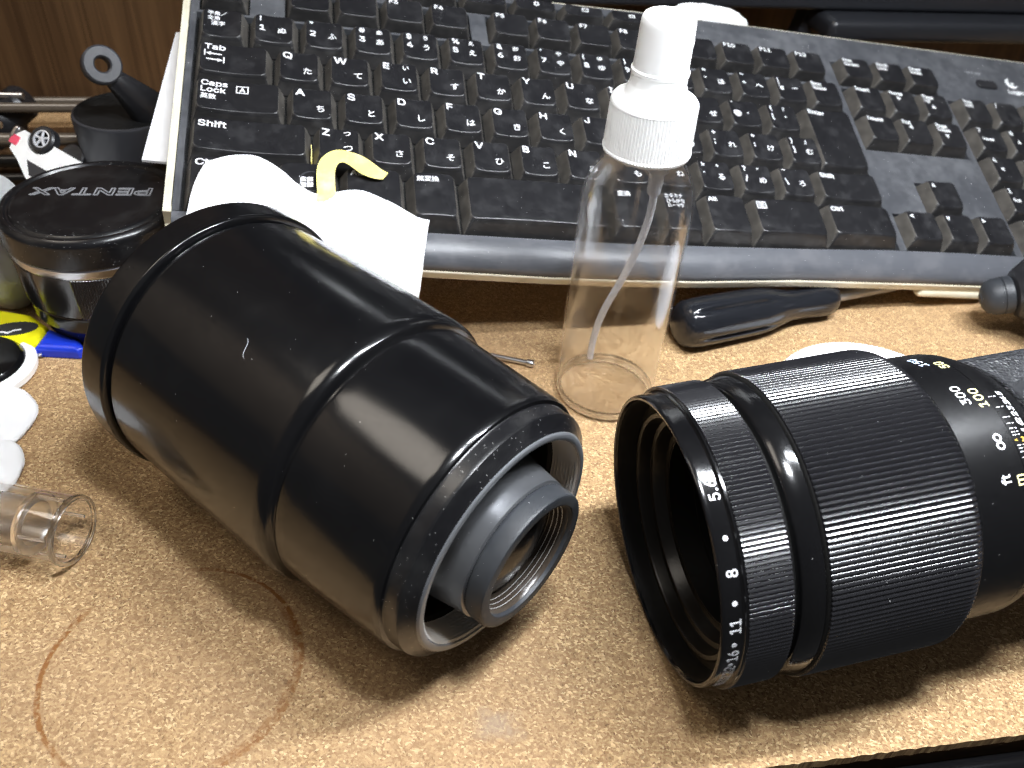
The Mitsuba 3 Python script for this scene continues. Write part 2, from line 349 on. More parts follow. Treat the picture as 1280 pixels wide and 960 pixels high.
wells += [box(15.25 * U_ - 0.4, 2.2, 18.25 * U_ + 0.4, 19.0), box(15.25 * U_ - 0.4, -2 * U_ - 0.6, 18.25 * U_ + 0.4, 0.9),
          box(16.25 * U_ - 0.4, -4 * U_, 17.25 * U_ + 0.4, -3 * U_ + 0.6), box(15.25 * U_ - 0.4, -5 * U_ - 0.4, 18.25 * U_ + 0.4, -4 * U_ + 0.4),
          box(18.5 * U_ - 0.4, -5 * U_ - 0.4, 22.5 * U_ + 0.4, 0.9), box(4.2 * U_, 20.6, 10.6 * U_, 30.5)]
low = Polygon(np.vstack([[[-0.6, -90]], np.c_[np.linspace(-0.6, 285.8, 40), front_y(np.linspace(-0.6, 285.8, 40)) + 0.5], [[285.8, -90]]]))
frame = outline.difference(union_all(wells + [low]).buffer(0.01)).buffer(-0.3).buffer(0.3)
put('top_plate', kbw(extrude(frame, -9.0, -4.6)), 'mat_case', kb, smooth=30)
put('key_well', kbw(extrude(outline.buffer(-1.5), -11.5, -7.2)), 'mat_matte_black', kb, smooth=False)
# rounded front band
rows = []
xb = np.linspace(-3, 437, 120)
for t in np.linspace(0, 1, 14):
    a = t * math.radians(115)
    fy, ly = front_y(xb) - 0.35, lip_y(xb)
    y = fy + (ly - fy) * np.sin(np.minimum(a, math.pi / 2)) * (1 if a <= math.pi / 2 else 1) + (0.9 * (1 - np.sin(a)) if a > math.pi / 2 else 0)
    z = -4.4 - 6.2 * (1 - np.cos(a))
    rows.append(np.c_[xb, y, z * np.ones_like(xb)])
rows = [np.c_[xb, front_y(xb) - 0.35, -9 + 0 * xb]] + rows + [np.c_[xb, front_y(xb) - 0.35, rows[-1][:, 2]]]
n = len(xb); v = np.vstack(rows); i, j = np.meshgrid(np.arange(len(rows) - 1), np.arange(n - 1), indexing='ij')
f = np.concatenate([np.stack([i * n + j, (i + 1) * n + j, (i + 1) * n + j + 1], -1).reshape(-1, 3), np.stack([i * n + j, (i + 1) * n + j + 1, i * n + j + 1], -1).reshape(-1, 3)])
put('front_band', kbw(trimesh.Trimesh(v, f, process=False)), 'mat_band', kb, smooth=40)
xs = np.linspace(-6, 439, 90)
tray = Polygon(np.vstack([np.c_[xs, lip_y(xs) - 0.5], np.c_[xs, back_y(xs) + 1.2][::-1]])).buffer(-4).buffer(4)
inner = Polygon(np.vstack([np.c_[np.linspace(-3.3, 436, 60), front_y(np.linspace(-3.3, 436, 60)) + 2], np.c_[np.linspace(-3.3, 436, 60), back_y(np.linspace(-3.3, 436, 60)) + 0.2][::-1]]))
put('tray', kbw(bevel_extrude(tray, -15.5, -11.7, 0.8)), 'mat_cream', kb)
rimp = tray.difference(inner).difference(box(-3.0, -140, 435, -60)).intersection(box(-20, -98, 500, 60))
put('tray_rim', kbw(extrude(rimp.buffer(-0.15).buffer(0.1), -11.8, -5.2)), 'mat_cream', kb, smooth=30)
put('foot', kbw(rbox(300, 336, -109.5, -92, -20.5, -15.4, 4)), 'mat_cream', kb)
put('foot', kbw(rbox(395, 425, -100, -84, -16.5, -15.4, 0.5)), 'mat_dark_plastic', kb)
put('prop', kbw(rbox(30, 100, 8, 24, -92, -15.6, 3)), 'mat_dark_plastic', kb)

def keycap(w, h, kind=0):
    """one key: (w, h) base in mm; dished top, rounded corners, sloping skirts"""
    inx, inb, inf, dish, zb = {0: (2.1, 0.9, 2.6, 0.8, -6.6), 1: (2.1, 0.7, 3.4, -0.5, -6.6), 2: (1.6, 0.7, 0.9, 0.35, -6.6)}[kind]
    NX, NC = 9, 5
    def ring(x0, x1, y0, y1, r):
        pts = []
        for (cx, cy, a0) in ((x1 - r, y0 + r, -90), (x1 - r, y1 - r, 0), (x0 + r, y1 - r, 90), (x0 + r, y0 + r, 180)):
            arc = [(cx + r * math.cos(math.radians(a0 + t)), cy + r * math.sin(math.radians(a0 + t))) for t in np.linspace(0, 90, NC)]
            pts.append(arc)
        out = []
        for k in range(4):
            out += pts[k]
            p0, p1 = pts[k][-1], pts[(k + 1) % 4][0]
            m = NX if k in (1, 3) else 3
            out += [(p0[0] + (p1[0] - p0[0]) * t, p0[1] + (p1[1] - p0[1]) * t) for t in np.linspace(0, 1, m + 2)[1:-1]]
        return np.array(out)
    base = ring(0, w, 0, h, 0.8)
    mid = ring(inx * 0.75, w - inx * 0.75, inf * 0.75, h - inb * 0.75, 1.6)
    topr = ring(inx, w - inx, inf, h - inb, 2.2)
    cx, cy = w / 2, (inf + h - inb) / 2; hx = w / 2 - inx
    def zt(x): return -dish * (1 - ((x - cx) / hx) ** 2)
    V = [np.c_[base, np.full(len(base), zb)], np.c_[mid, -1.5 + 0.6 * zt(mid[:, 0])], np.c_[topr, zt(topr[:, 0]) - 0.28]]
    for sc, dz in ((0.965, 0.0), (0.9, -0.02 if dish > 0 else 0.02), (0.6, 0), (0.25, 0)):
        q = np.c_[cx + (topr[:, 0] - cx) * (1 - (1 - sc) * min(1, 12 / w) if sc > 0.85 else sc), cy + (topr[:, 1] - cy) * sc]
        V.append(np.c_[q, zt(q[:, 0]) + dz])
    V.append(np.array([[cx, cy, zt(cx)]]))
    N = len(base); F = []
    for k in range(len(V) - 2):
        q = np.arange(N); a, b = k * N, (k + 1) * N
        F += [np.stack([a + q, a + (q + 1) % N, b + (q + 1) % N], 1), np.stack([a + q, b + (q + 1) % N, b + q], 1)]
    q = np.arange(N); a = (len(V) - 2) * N
    F.append(np.stack([a + q, a + (q + 1) % N, q * 0 + (len(V) - 1) * N], 1))
    return trimesh.Trimesh(np.vstack(V), np.vstack(F), process=False), zt, (inx, inb, inf)
KEYMESH = {}
def add_key(x, y, w, h, legends=(), kind=0, poly=None):
    """x, y: left and back edge in mm; legends: (text, u, v, height, stretch, cjk) with u, v from the top face's left and back edge in mm"""
    g = 0.35
    km, zt, (inx, inb, inf) = keycap(w - 2 * g, h - 2 * g, kind)
    k = put('keycap', kbw(xf(km, None, (x + g, y - h + g, 0))), 'mat_key', kb, smooth=50)
    shapes = []
    for s in legends:
        if isinstance(s[0], str):
            text, lu, lv, th, sx, cjk = s
            sh = text_shape(text, th, sx, cjk, bold=not cjk, anchor=(0, 1))
        else: sh, lu, lv = s
        shapes.append(affinity.translate(sh, g + inx + lu, h - g * 2 - inb - lv))
    if shapes:
        m = extrude(union_all([s_ for s_ in shapes]), 0, 0.14)
        v = np.asarray(m.vertices).copy(); v[:, 2] += zt(v[:, 0] - 0) - 0.02 + (0.03 if kind == 1 else 0.02)
        m.vertices = v
        put('legend', kbw(xf(m, None, (x + g - g, y - h + g, 0))), 'mat_legend', k, smooth=False)
    return k
def letter(ch, kana, small=None):
    L = [(ch, 1.0, 0.7, 3.0, 1.22, False)]
    if kana: L.append((kana, 8.6, 8.2, 2.7, 1.0, True))
    if small: L.append((small, 8.8, 1.3, 2.5, 1.0, True))
    return L
def digit(sh, d, kana, small=None):
    L = [(sh, 1.6, 1.0, 2.5, 1.1, False), (d, 1.6, 6.0, 2.7, 1.2, False)]
    if kana: L.append((kana, 8.4, 6.6, 2.6, 1.0, True))
    if small: L.append((small, 8.6, 1.4, 2.4, 1.0, True))
    return L
def R(row): return -row * U_
def word(t, lu=0.8, lv=0.9, h=2.1, sx=1.12): return (t, lu, lv, h, sx, False)
tri = lambda a: affinity.rotate(Polygon([(0, 0), (2.4, 0), (1.2, 2.4)]), a, origin=(1.2, 1.0))
# number row
add_key(0, R(0), U_, U_, [('半角／', 1.6, 1.2, 1.7, 1.0, True), ('全角', 1.6, 3.9, 1.7, 1.0, True), ('漢字', 3.0, 6.6, 1.9, 1.0, True)])
for i, (s, d, k, sm) in enumerate([('!', '1', 'ぬ', None), ('"', '2', 'ふ', None), ('#', '3', 'あ', 'ぁ'), ('$', '4', 'う', 'ぅ'), ('%', '5', 'え', 'ぇ'), ('&', '6', 'お', 'ぉ'),
                                   ("'", '7', 'や', 'ゃ'), ('(', '8', 'ゆ', 'ゅ'), (')', '9', 'よ', 'ょ'), ('', '0', 'わ', 'を'), ('=', '-', 'ほ', None), ('~', '^', 'へ', None), ('|', '¥', 'ー', None)]):
    L = digit(s or d, d, k, sm) if s else digit(d, d, k, sm)[1:]
    add_key((1 + i) * U_, R(0), U_, U_, L)
add_key(14 * U_, R(0), U_, U_, [word('Back', 0.6, 0.9, 1.9, 1.0), word('Space', 0.6, 3.5, 1.9, 1.0)])
# Q row
arrows = union_all([box(0, 0, 0.5, 3.0), box(0.9, 1.1, 6.2, 1.7), Polygon([(0.7, 1.4), (2.4, 2.4), (2.4, 0.4)]), box(6.8, -3.0, 7.3, 0.2), box(0.9, -1.9, 6.2, -1.3), Polygon([(6.6, -1.6), (4.9, -0.6), (4.9, -2.6)])])
add_key(0, R(1), 1.5 * U_, U_, [word('Tab', 1.4, 0.8, 2.5, 1.2), (arrows, 1.4, 7.2)])
for i, (c, k, sm) in enumerate([('Q', 'た', None), ('W', 'て', None), ('E', 'い', 'ぃ'), ('R', 'す', None), ('T', 'か', None), ('Y', 'ん', None), ('U', 'な', None), ('I', 'に', None), ('O', 'ら', None), ('P', 'せ', None)]):
    add_key((1.5 + i) * U_, R(1), U_, U_, letter(c, k, sm))
add_key(11.5 * U_, R(1), U_, U_, digit('`', '@', '゛')); add_key(12.5 * U_, R(1), U_, U_, digit('{', '[', '゜', '「'))
# A row
caps_a = text_shape('A', 2.0, 1.1, anchor=(0.5, 0.5)).union(box(-2.2, -1.8, 2.2, 1.8).difference(box(-1.8, -1.4, 1.8, 1.4)))
add_key(0, R(2), 1.75 * U_, U_, [word('Caps', 1.2, 0.8, 2.4, 1.15), word('Lock', 1.2, 4.0, 2.4, 1.15), ('英数', 1.2, 7.4, 2.0, 1.0, True), (caps_a, 15.5, 4.0)])
for i, (c, k) in enumerate(zip('ASDFGHJKL', 'ちとしはきくまのり')):
    add_key((1.75 + i) * U_, R(2), U_, U_, letter(c, k))
add_key(10.75 * U_, R(2), U_, U_, digit('+', ';', 'れ')); add_key(11.75 * U_, R(2), U_, U_, digit('*', ':', 'け')); add_key(12.75 * U_, R(2), U_, U_, digit('}', ']', 'む', '」'))
# Enter over two rows
add_key(13.75 * U_ - 3.5, R(1), 1.25 * U_ + 3.5, 2 * U_, [word('Enter', 1.2, 1.0, 2.3, 1.1)])
# Z row
add_key(0, R(3), 2.25 * U_, U_, [word('Shift', 1.2, 1.5, 2.7, 1.2)])
for i, (c, k, sm) in enumerate([('Z', 'つ', 'っ'), ('X', 'さ', None), ('C', 'そ', None), ('V', 'ひ', None), ('B', 'こ', None), ('N', 'み', None), ('M', 'も', None)]):
    add_key((2.25 + i) * U_, R(3), U_, U_, letter(c, k, sm))
for i, (s, c, k, sm) in enumerate([('<', ',', 'ね', '、'), ('>', '.', 'る', '。'), ('?', '/', 'め', '・'), ('_', '\\', 'ろ', None)]):
    add_key((9.25 + i) * U_, R(3), U_, U_, digit(s, c, k, sm))
add_key(13.25 * U_, R(3), 1.75 * U_, U_, [word('Shift', 0.8, 1.2, 2.3, 1.1)])
# bottom row
def bottom(x0, x1, L): 
    xm = (x0 + x1) / 2 * U_
    return add_key(x0 * U_, R(4), (x1 - x0) * U_, R(4) - front_y(xm) - 0.2, L, 1)
bottom(0, 1.55, [word('Ctrl', 1.4, 1.3, 2.6, 1.2)])
flag = union_all([affinity.skew(box(0, 0, 2.6, 2.0), 0, -8), affinity.skew(box(3.0, 0, 5.6, 2.0), 0, 8), affinity.skew(box(0, -2.5, 2.6, -0.5), 0, -8), affinity.skew(box(3.0, -2.5, 5.6, -0.5), 0, 8)])
ringw = Point(0, 0).buffer(4.6, 24).difference(Point(0, 0).buffer(4.1, 24))
kwin = bottom(1.55, 2.75, [(affinity.scale(flag, 0.85, 1.0, origin=(0, 0)), 6.3, 8.4)])
wm = extrude(affinity.translate(ringw, 2.24 * U_, R(4) - 9.4), 0.45, 0.75)
put('ring', kbw(wm), 'mat_grey_plastic', kwin, smooth=30)
bottom(2.75, 4.0, [word('Alt', 1.2, 1.4, 2.2, 1.15)])
bottom(4.0, 5.05, [('無変換', 1.2, 1.6, 2.0, 1.0, True)])
bottom(5.05, 8.1, [])
bottom(8.1, 9.2, [('変換', 1.6, 1.6, 2.0, 1.0, True)])
bottom(9.2, 10.2, [('カタカナ', 0.8, 1.2, 1.7, 0.85, True), ('ひらがな', 1.2, 3.7, 1.7, 0.85, True), ('ローマ字', 1.4, 6.2, 1.5, 0.85, True)])
bottom(10.2, 11.35, [word('Alt', 0.8, 1.2, 2.0, 1.1)])
menu = union_all([box(0, 0, 4.2, 3.6).difference(box(0.4, 0.4, 3.8, 3.2))] + [box(0.9, 0.8 + 0.9 * k, 3.3, 1.2 + 0.9 * k) for k in range(3)])
bottom(11.35, 13.2, [(menu, 0.8, 5.4)])
bottom(13.2, 15.0, [word('Ctrl', 0.8, 1.4, 2.2, 1.1)])
# function row
FY, FH = 18.9, 15.6
add_key(0.3, FY, U_ - 0.6, FH, [word('Esc', 1.0, 0.8, 2.0)], 2)
for g0, names in ((1.72, ('F1', 'F2', 'F3', 'F4')), (6.13, ('F5', 'F6', 'F7', 'F8')), (10.85, ('F9', 'F10', 'F11', 'F12'))):
    for i, t in enumerate(names): add_key((g0 + i) * U_, FY, U_, FH, [word(t, 1.4, 0.9, 2.2, 1.1)], 2)
for i, t in enumerate((('Print', 'Screen'), ('Scroll', 'Lock'), ('Pause', 'Break'))):
    add_key((15.25 + i) * U_, FY - 0.4, U_, FH - 0.4, [word(q, 0.9, 0.8 + 2.6 * j, 1.9, 0.95) for j, q in enumerate(t)], 2)
# small media keys
med = [affinity.translate(Polygon([(0, 0), (2.6, 1.3), (0, 2.6)]), 0, 0), box(0, 0, 2.4, 2.4).difference(box(0.5, 0.5, 1.9, 1.9)), Point(1.2, 1.2).buffer(1.3).difference(Point(1.2, 1.2).buffer(0.7)), box(0, 0, 3, 2.2).difference(box(0.4, 0.4, 2.6, 1.8)), box(0, 0, 3, 1.8).difference(box(0.5, 0.4, 2.5, 1.4))]
for i in range(5):
    add_key((4.35 + 1.19 * i) * U_, 30.0 + 0.15 * i, 1.16 * U_, 9.0, [(med[i], 8.5, 3.6)], 2)
# navigation block and arrows
for i, t in enumerate((('Insert',), ('Home', 'K'), ('Page', 'Up'))):
    L = [word(q, 0.8, 0.9 + 2.7 * j, 2.1, 1.0) for j, q in enumerate(t) if q != 'K']
    L += [(tri(45 if i == 1 else 0), 4.2, 6.0 if i == 1 else 9.4)] if i else []
    add_key((15.25 + i) * U_, R(0), U_, U_, L)
for i, t in enumerate((('Delete',), ('End',), ('Page', 'Down'))):
    L = [word(q, 0.8, 0.9 + 2.7 * j, 2.1, 1.0) for j, q in enumerate(t)] + ([(tri(225 if i == 1 else 180), 4.2, 6.0 if i == 1 else 9.4)] if i else [])
    add_key((15.25 + i) * U_, R(1), U_, U_, L)
add_key(16.25 * U_, R(3), U_, U_, [(tri(0), 1.4, 3.6)])
for i, a in enumerate((90, 180, -90)): add_key((15.25 + i) * U_, R(4), U_, U_, [(tri(a), 1.4, 3.6)])
# number pad
NP = [[('Num', 'Lock'), ('/',), ('*',), ('-',)], [('7', 'Home'), ('8',), ('9', 'PgUp')], [('4',), ('5',), ('6',)], [('1', 'End'), ('2',), ('3', 'PgDn')]]
for r_, row in enumerate(NP):
    for i, t in enumerate(row):
        big = r_ > 0 or i > 0
        L = [word(t[0], 1.2, 0.8, 2.6 if big else 2.0, 1.2 if big else 0.95)]
        if len(t) > 1: L.append(word(t[1], 2.2 if big else 1.2, 6.4 if big else 3.4, 1.9, 0.95))
        if r_ == 2 and i != 1: L.append((tri(90 if i == 0 else -90), 4.0, 8.4))
        if r_ in (1, 3) and i == 1: L.append((tri(0 if r_ == 1 else 180), 4.0, 8.4))
        add_key((18.5 + i) * U_, R(r_), U_, U_, L)
add_key(21.5 * U_, R(1), U_, 2 * U_, [word('+', 1.2, 0.9, 2.6)]); add_key(21.5 * U_, R(3), U_, 2 * U_, [word('Enter', 0.8, 0.9, 2.0, 1.0)])
add_key(18.5 * U_, R(4), 2 * U_, U_, [word('0', 1.2, 0.8, 2.6, 1.2)]); add_key(20.5 * U_, R(4), U_, U_, [word('.', 1.2, 0.8, 2.6, 1.2)])
# switch, its lettering and the badge at the right
sw = put('power_switch', kbw(bevel_extrude(box(376.5, 13.2, 389, 18.6).buffer(-2).buffer(2), -4.5, -3.6, 0.4)), 'mat_dark_plastic', kb)
put('legend', kbw(extrude(union_all([affinity.translate(text_shape('OFF  ON', 1.7, 1.0), 373.5, 23.2)]), -4.7, -4.5)), 'mat_grey_paint', kb, smooth=False)
swirl = Point(0, 0).buffer(3.6).difference(affinity.translate(Point(0, 0).buffer(2.9), 1.3, 0.9)).union(affinity.translate(Point(0, 0).buffer(0.9), 0.6, -0.2))
put('badge', kbw(extrude(union_all([affinity.translate(swirl, 400.5, 19.5), affinity.translate(text_shape('Logicool', 2.6, 1.05), 395.8, 11.0)]), -4.7, -4.45)), 'mat_legend', kb, smooth=False)

# ------------------------------------------------------------------ large black barrel, lying
PL, dL = np.array([-80.998, 204.396, 42.604]), None
az, el = math.radians(-39.689), math.radians(-1.346)
dL = np.array([math.cos(el) * math.cos(az), math.cos(el) * math.sin(az), math.sin(el)])
lb = thing('telescope_tube', 'large plain black lens barrel lying on the left, its threaded end open', 'lens barrel')
def arc(r0, s0, r1, s1, k=5):
    t = np.linspace(0, math.pi / 2, k); return [(r0 + (r1 - r0) * (1 - math.cos(a)), s0 + (s1 - s0) * math.sin(a)) for a in t]
put('rear_ring', lathe([(38, -1.2), (41.6, -1.2), (42.4, -0.6), (42.6, 0.2), (42.6, 8.2), (42.3, 8.8), (41.6, 9.2), (40.2, 9.3), (40.0, 11.0)], PL, dL, 200), 'mat_satin_black', lb)
put('end_cap', lathe([(0.01, -0.9), (38.5, -0.9)], PL, dL, 96), 'mat_matte_black', lb)
put('rear_section', lathe([(40.0, 10.9), (40.75, 11.0), (41.0, 11.4), (41.0, 40), (41.0, 70.6), (40.95, 71.8), (40.7, 73.0), (40.2, 74.1), (39.6, 74.7), (38.6, 74.9), (38.1, 75.3), (37.9, 76.2)], PL, dL, 220), 'mat_satin_black', lb)
put('front_section', lathe([(37.7, 75.6), (38.35, 76.0), (38.5, 76.8), (38.35, 80), (37.0, 107.4), (36.8, 108.8), (36.4, 109.6), (35.4, 109.8)], PL, dL, 220), 'mat_satin_black', lb)
put('collar', lathe([(35.5, 109.7), (35.2, 110.3), (35.25, 113.0), (35.0, 113.9), (34.2, 114.5), (32.6, 115.6), (31.6, 116.7)], PL, dL, 220), 'mat_dusty_black', lb)
put('rim', lathe([(31.7, 116.4), (31.3, 117.0), (30.9, 117.2), (30.1, 117.25), (29.6, 117.1), (29.3, 116.7)], PL, dL, 200), 'mat_rim_metal', lb)
thr = []
for k in range(9): thr += [(29.4, 116.75 - 0.95 * k), (28.75, 116.75 - 0.95 * k - 0.45)]
put('thread', lathe(thr, PL, dL, 180), 'mat_thread', lb)
put('bore', lathe([(29.0, 108.4), (28.0, 107.5), (27.8, 92), (20, 92), (0.01, 92)], PL, dL, 96), 'mat_matte_black', lb)
put('inner_tube', lathe([(23.6, 93), (22.6, 101), (19.9, 117.0), (19.6, 119.4), (18.8, 119.7)], PL, dL, 160), 'mat_grey_metal', lb)
put('eyepiece_ring', lathe([(18.3, 119.4), (18.9, 119.9), (19.15, 120.6), (19.1, 124.2), (18.8, 124.9), (18.3, 125.1), (16.2, 125.1), (15.8, 124.9), (15.6, 124.3), (15.5, 123.0)], PL, dL, 160), 'mat_rubber_grey', lb)
prf = [(15.6, 124.0)]
for q in range(4): prf += [(15.35 - 0.32 * q, 123.4 - 1.15 * q), (15.3 - 0.32 * q, 122.55 - 1.15 * q), (15.1 - 0.32 * q, 122.4 - 1.15 * q)]
put('inner_rings', lathe(prf, PL, dL, 140), 'mat_dark_ring', lb, smooth=20)
for q in range(3): put('ring_edge', solid_lathe([(15.22 - 0.32 * q, 122.5 - 1.15 * q), (15.04 - 0.32 * q, 122.4 - 1.15 * q), (15.1 - 0.32 * q, 122.2 - 1.15 * q)], PL, dL, 120), 'mat_thread', lb, smooth=60)
lint = put('lint', tube(spline([(-56.14, 158.53, 77.64), (-55.83, 156.86, 77.01), (-56.24, 155.79, 76.35), (-56.48, 154.91, 75.81), (-56.07, 153.70, 75.34)], 24), 0.05, 6), 'mat_silver', lb); tag(lint, 'pale hair of lint stuck on the barrel')
Rg = 34.0; gl = [(r_, 118.6 + (math.sqrt(Rg * Rg - r_ * r_) - math.sqrt(Rg * Rg - 14.4 ** 2))) for r_ in np.linspace(14.4, 0.01, 14)]
put('eye_lens', lathe(gl, PL, dL, 96), 'mat_coated_glass', lb, smooth=True)

# ------------------------------------------------------------------ telephoto lens with ribbed rings, lying at the right
PR = np.array([48.127, 135.399, 37.317]); az, el = math.radians(12.9617), math.radians(4.6556)
dR = np.array([math.cos(el) * math.cos(az), math.cos(el) * math.sin(az), math.sin(el)])
tl = thing('telephoto_lens', 'black lens with ribbed rings and white aperture numbers, lying at the right', 'camera lens')
def ribs(N, depth):
    def mod(th, r, s):
        q = np.abs(((th * N / (2 * np.pi)) % 1.0) - 0.5) * 2
        return r - depth * np.minimum(1.0, q * 1.15) - depth * 0.6 * (q > 0.9)
    return mod
put('aperture_ring', lathe([(35.6, 0.9), (35.9, 0.15), (36.5, 0.0), (36.85, 0.2), (37.05, 0.7), (37.1, 1.4), (37.15, 4.6), (37.5, 5.0), (37.9, 5.15), (38.0, 5.7), (37.4, 5.9)], PR, dR, 220), 'mat_gloss_black', tl)
put('front_hood', lathe([(35.7, 0.8), (35.2, 2.0), (34.4, 6.2), (31.8, 6.6)], PR, dR, 160), 'mat_deep_black', tl)
put('retaining_ring', lathe([(32.0, 6.8), (31.9, 5.5), (31.5, 5.1), (30.4, 5.2), (30.1, 5.8), (29.6, 8.6), (28.4, 9.0), (28.0, 9.8), (27.2, 12.4), (25.2, 12.8)], PR, dR, 160), 'mat_brown_black', tl)
put('inner_barrel', lathe([(25.6, 12.6), (25.2, 20), (24.6, 20.2), (24.4, 29), (23.6, 29.3), (23.4, 42)], PR, dR, 140), 'mat_deep_black', tl)
put('front_element', lathe([(r_, 40 - 0.006 * r_ * r_) for r_ in np.linspace(23.6, 0.01, 12)], PR, dR, 96), 'mat_coated_glass', tl, smooth=True)
put('aperture_grip', lathe([(37.6, 5.6), (38.5, 5.75), (38.5, 11), (38.5, 16.2), (37.6, 16.5)], PR, dR, 214 * 8, ribs(214, 0.27)), 'mat_rib_black', tl, smooth=25)
put('groove', lathe([(38.0, 16.3), (37.6, 16.7), (35.8, 17.0), (35.6, 18.2), (36.6, 18.5)], PR, dR, 160), 'mat_matte_black', tl)
put('bevel_ring', lathe([(36.4, 18.3), (37.0, 18.6), (37.5, 19.1), (38.15, 21.0), (38.4, 22.8), (38.4, 23.6), (37.6, 23.9)], PR, dR, 220), 'mat_gloss_black', tl)
put('grip_edge', lathe([(37.7, 23.7), (38.6, 24.0), (38.9, 24.4)], PR, dR, 200), 'mat_matte_black', tl)
put('focus_grip', lathe([(38.5, 24.3), (39.45, 24.6), (39.45, 40), (39.45, 59.8), (39.2, 60.9), (38.5, 61.8), (37.6, 62.4)], PR, dR, 188 * 8, ribs(188, 0.32)), 'mat_rib_black', tl, smooth=25)
def scale_r(s): return float(np.interp(s, [60, 77.6], [35.45, 35.3]))
put('distance_scale', lathe([(37.9, 62.1), (37.4, 62.9), (36.0, 63.4), (35.4, 64.0), (35.4, 70), (35.3, 77.6), (35.0, 77.95)], PR, dR, 220), 'mat_scale_black', tl)
DOFS, DOFR = [77.8, 79.5, 81.5, 84, 86.5, 88.5, 89.4], [35.25, 35.2, 34.75, 33.7, 32.3, 31.0, 30.3]
def dof_r(s): return float(np.interp(s, DOFS, DOFR))
put('depth_scale', lathe([(34.6, 77.75)] + list(zip(DOFR, DOFS)), PR, dR, 220), 'mat_scale_black', tl)
put('leather_wrap', lathe([(30.2, 89.0), (31.2, 89.2), (31.6, 90.0), (31.6, 148), (31.0, 149)], PR, dR, 260), 'mat_leather', tl)
put('rear_collar', lathe([(30, 148.6), (47.0, 148.8), (48.6, 150), (49.3, 156), (50.2, 166), (49, 168), (0.1, 168)], PR, dR, 120), 'mat_satin_black', tl)
_, UR, VR = axis_frame(dR)
def wrap(shape, s0, ang0, rfun, name, mat, parent, thick=0.10):
    """lettering wrapped on the lens: it runs up round the barrel, its tops towards the front"""
    m = extrude(shape, 0, thick); v = np.asarray(m.vertices)
    s = s0 - v[:, 1]; r0 = np.array([rfun(q) for q in s]); a = math.radians(ang0) - v[:, 0] / r0; r = r0 - 0.03 + v[:, 2]
    m.vertices = PR + s[:, None] * dR + r[:, None] * (np.cos(a)[:, None] * UR + np.sin(a)[:, None] * VR)
    return put(name, m, mat, parent, smooth=False)
apr = lambda s: float(np.interp(s, [0, 0.7, 1.4, 4.6], [36.5, 37.05, 37.1, 37.15]))
ak = tl + '__aperture_ring'
for t, a in (('5.6', 23.2), ('8', 51.2), ('11', 70.9), ('16', 85.0), ('22', 94.4), ('32', 101.5), ('45', 109)):
    wrap(text_shape(t, 2.5, 0.95, bold=False, anchor=(0.5, 0.5)).buffer(0.06), 3.05, a, apr, 'number', 'mat_white_paint', ak)
for a in (39.5, 61.8, 79.1, 90.2): wrap(Point(0, 0).buffer(0.62), 3.0, a, apr, 'dot', 'mat_white_paint', ak)
dk = tl + '__distance_scale'
for t, s, a, mat in (('150', 72.0, -24.1, 'mat_blue_white'), ('50', 76.0, -18, 'mat_yellow_paint'), ('300', 71.9, 2.9, 'mat_white_paint'), ('100', 75.7, 5.4, 'mat_yellow_paint'), ('ft', 72.4, 39.4, 'mat_white_paint'), ('m', 76.2, 40.4, 'mat_yellow_paint'), ('200', 71.9, -60, 'mat_white_paint')):
    wrap(text_shape(t, 2.3, 1.05, bold=False, anchor=(0.5, 0.5)).buffer(0.07), s, a, scale_r, 'number', mat, dk)
inf = union_all([affinity.translate(Point(0, 0).buffer(1.0).difference(Point(0, 0).buffer(0.55)), x_, 0) for x_ in (-0.95, 0.95)])
wrap(affinity.scale(inf, 1.05, 1.1, origin=(0, 0)), 74.1, 25.1, scale_r, 'number', 'mat_white_paint', dk)
gk = tl + '__depth_scale'
for t, a in (('45', 5.8), ('32', 10.6), ('22', 16.2), ('16', 20.4), ('16', 31), ('22', 35.3), ('32', 41), ('45', 46)):
    wrap(text_shape(t, 1.9, 1.0, bold=False, anchor=(0.5, 0.5)).buffer(0.06), 82.3, a, dof_r, 'number', 'mat_white_paint', gk)
for a in (6.0, 11.3, 16.0, 18.8, 20.9, 22.4, 23.6, 27.8, 29.0, 30.4, 32.6, 35.4, 40.0, 45.4):
    wrap(box(-0.12, -1.0, 0.12, 1.0), 79.2, a, dof_r, 'mark', 'mat_white_paint', gk)
wrap(Polygon([(-0.12, 1.1), (0.12, 1.1), (0.7, -1.4), (0, -2.2), (-0.7, -1.4)]), 79.2, 25.7, dof_r, 'mark', 'mat_orange_paint', gk)

# ------------------------------------------------------------------ capped lens standing at the left
PP = np.array([-143.4, 271.8, 0.0])
pl = thing('capped_lens', 'small black lens standing upright at the left edge with a black cap on top', 'camera lens')
put('base', lathe([(20, 0.3), (25.0, 0.3), (26.0, 0.9), (26.5, 3.5), (27.5, 4.0), (27.6, 9.6), (30.2, 10.4), (30.4, 15.5), (30.0, 16.5)], PP, (0, 0, 1), 128), 'mat_satin_black', pl)
def focmod(th, r, s):
    # smooth flats between blocks of fine ribs, as on old focus rings
    ph = (th / (2 * np.pi) * 6) % 1.0; fine = np.abs(((th * 190 / (2 * np.pi)) % 1.0) - 0.5) * 2
    return np.where(ph < 0.5, r - 0.35 * fine, r - 0.75)
put('focus_ring', lathe([(29.8, 16.2), (30.7, 16.8), (30.9, 24), (31.1, 33.6), (30.3, 34.2)], PP, (0, 0, 1), 760, focmod), 'mat_rib_black', pl, smooth=20)
put('silver_ring', lathe([(30.0, 34.0), (30.8, 34.2), (31.0, 35.0), (31.0, 37.2), (30.5, 37.9)], PP, (0, 0, 1), 160), 'mat_steel', pl)
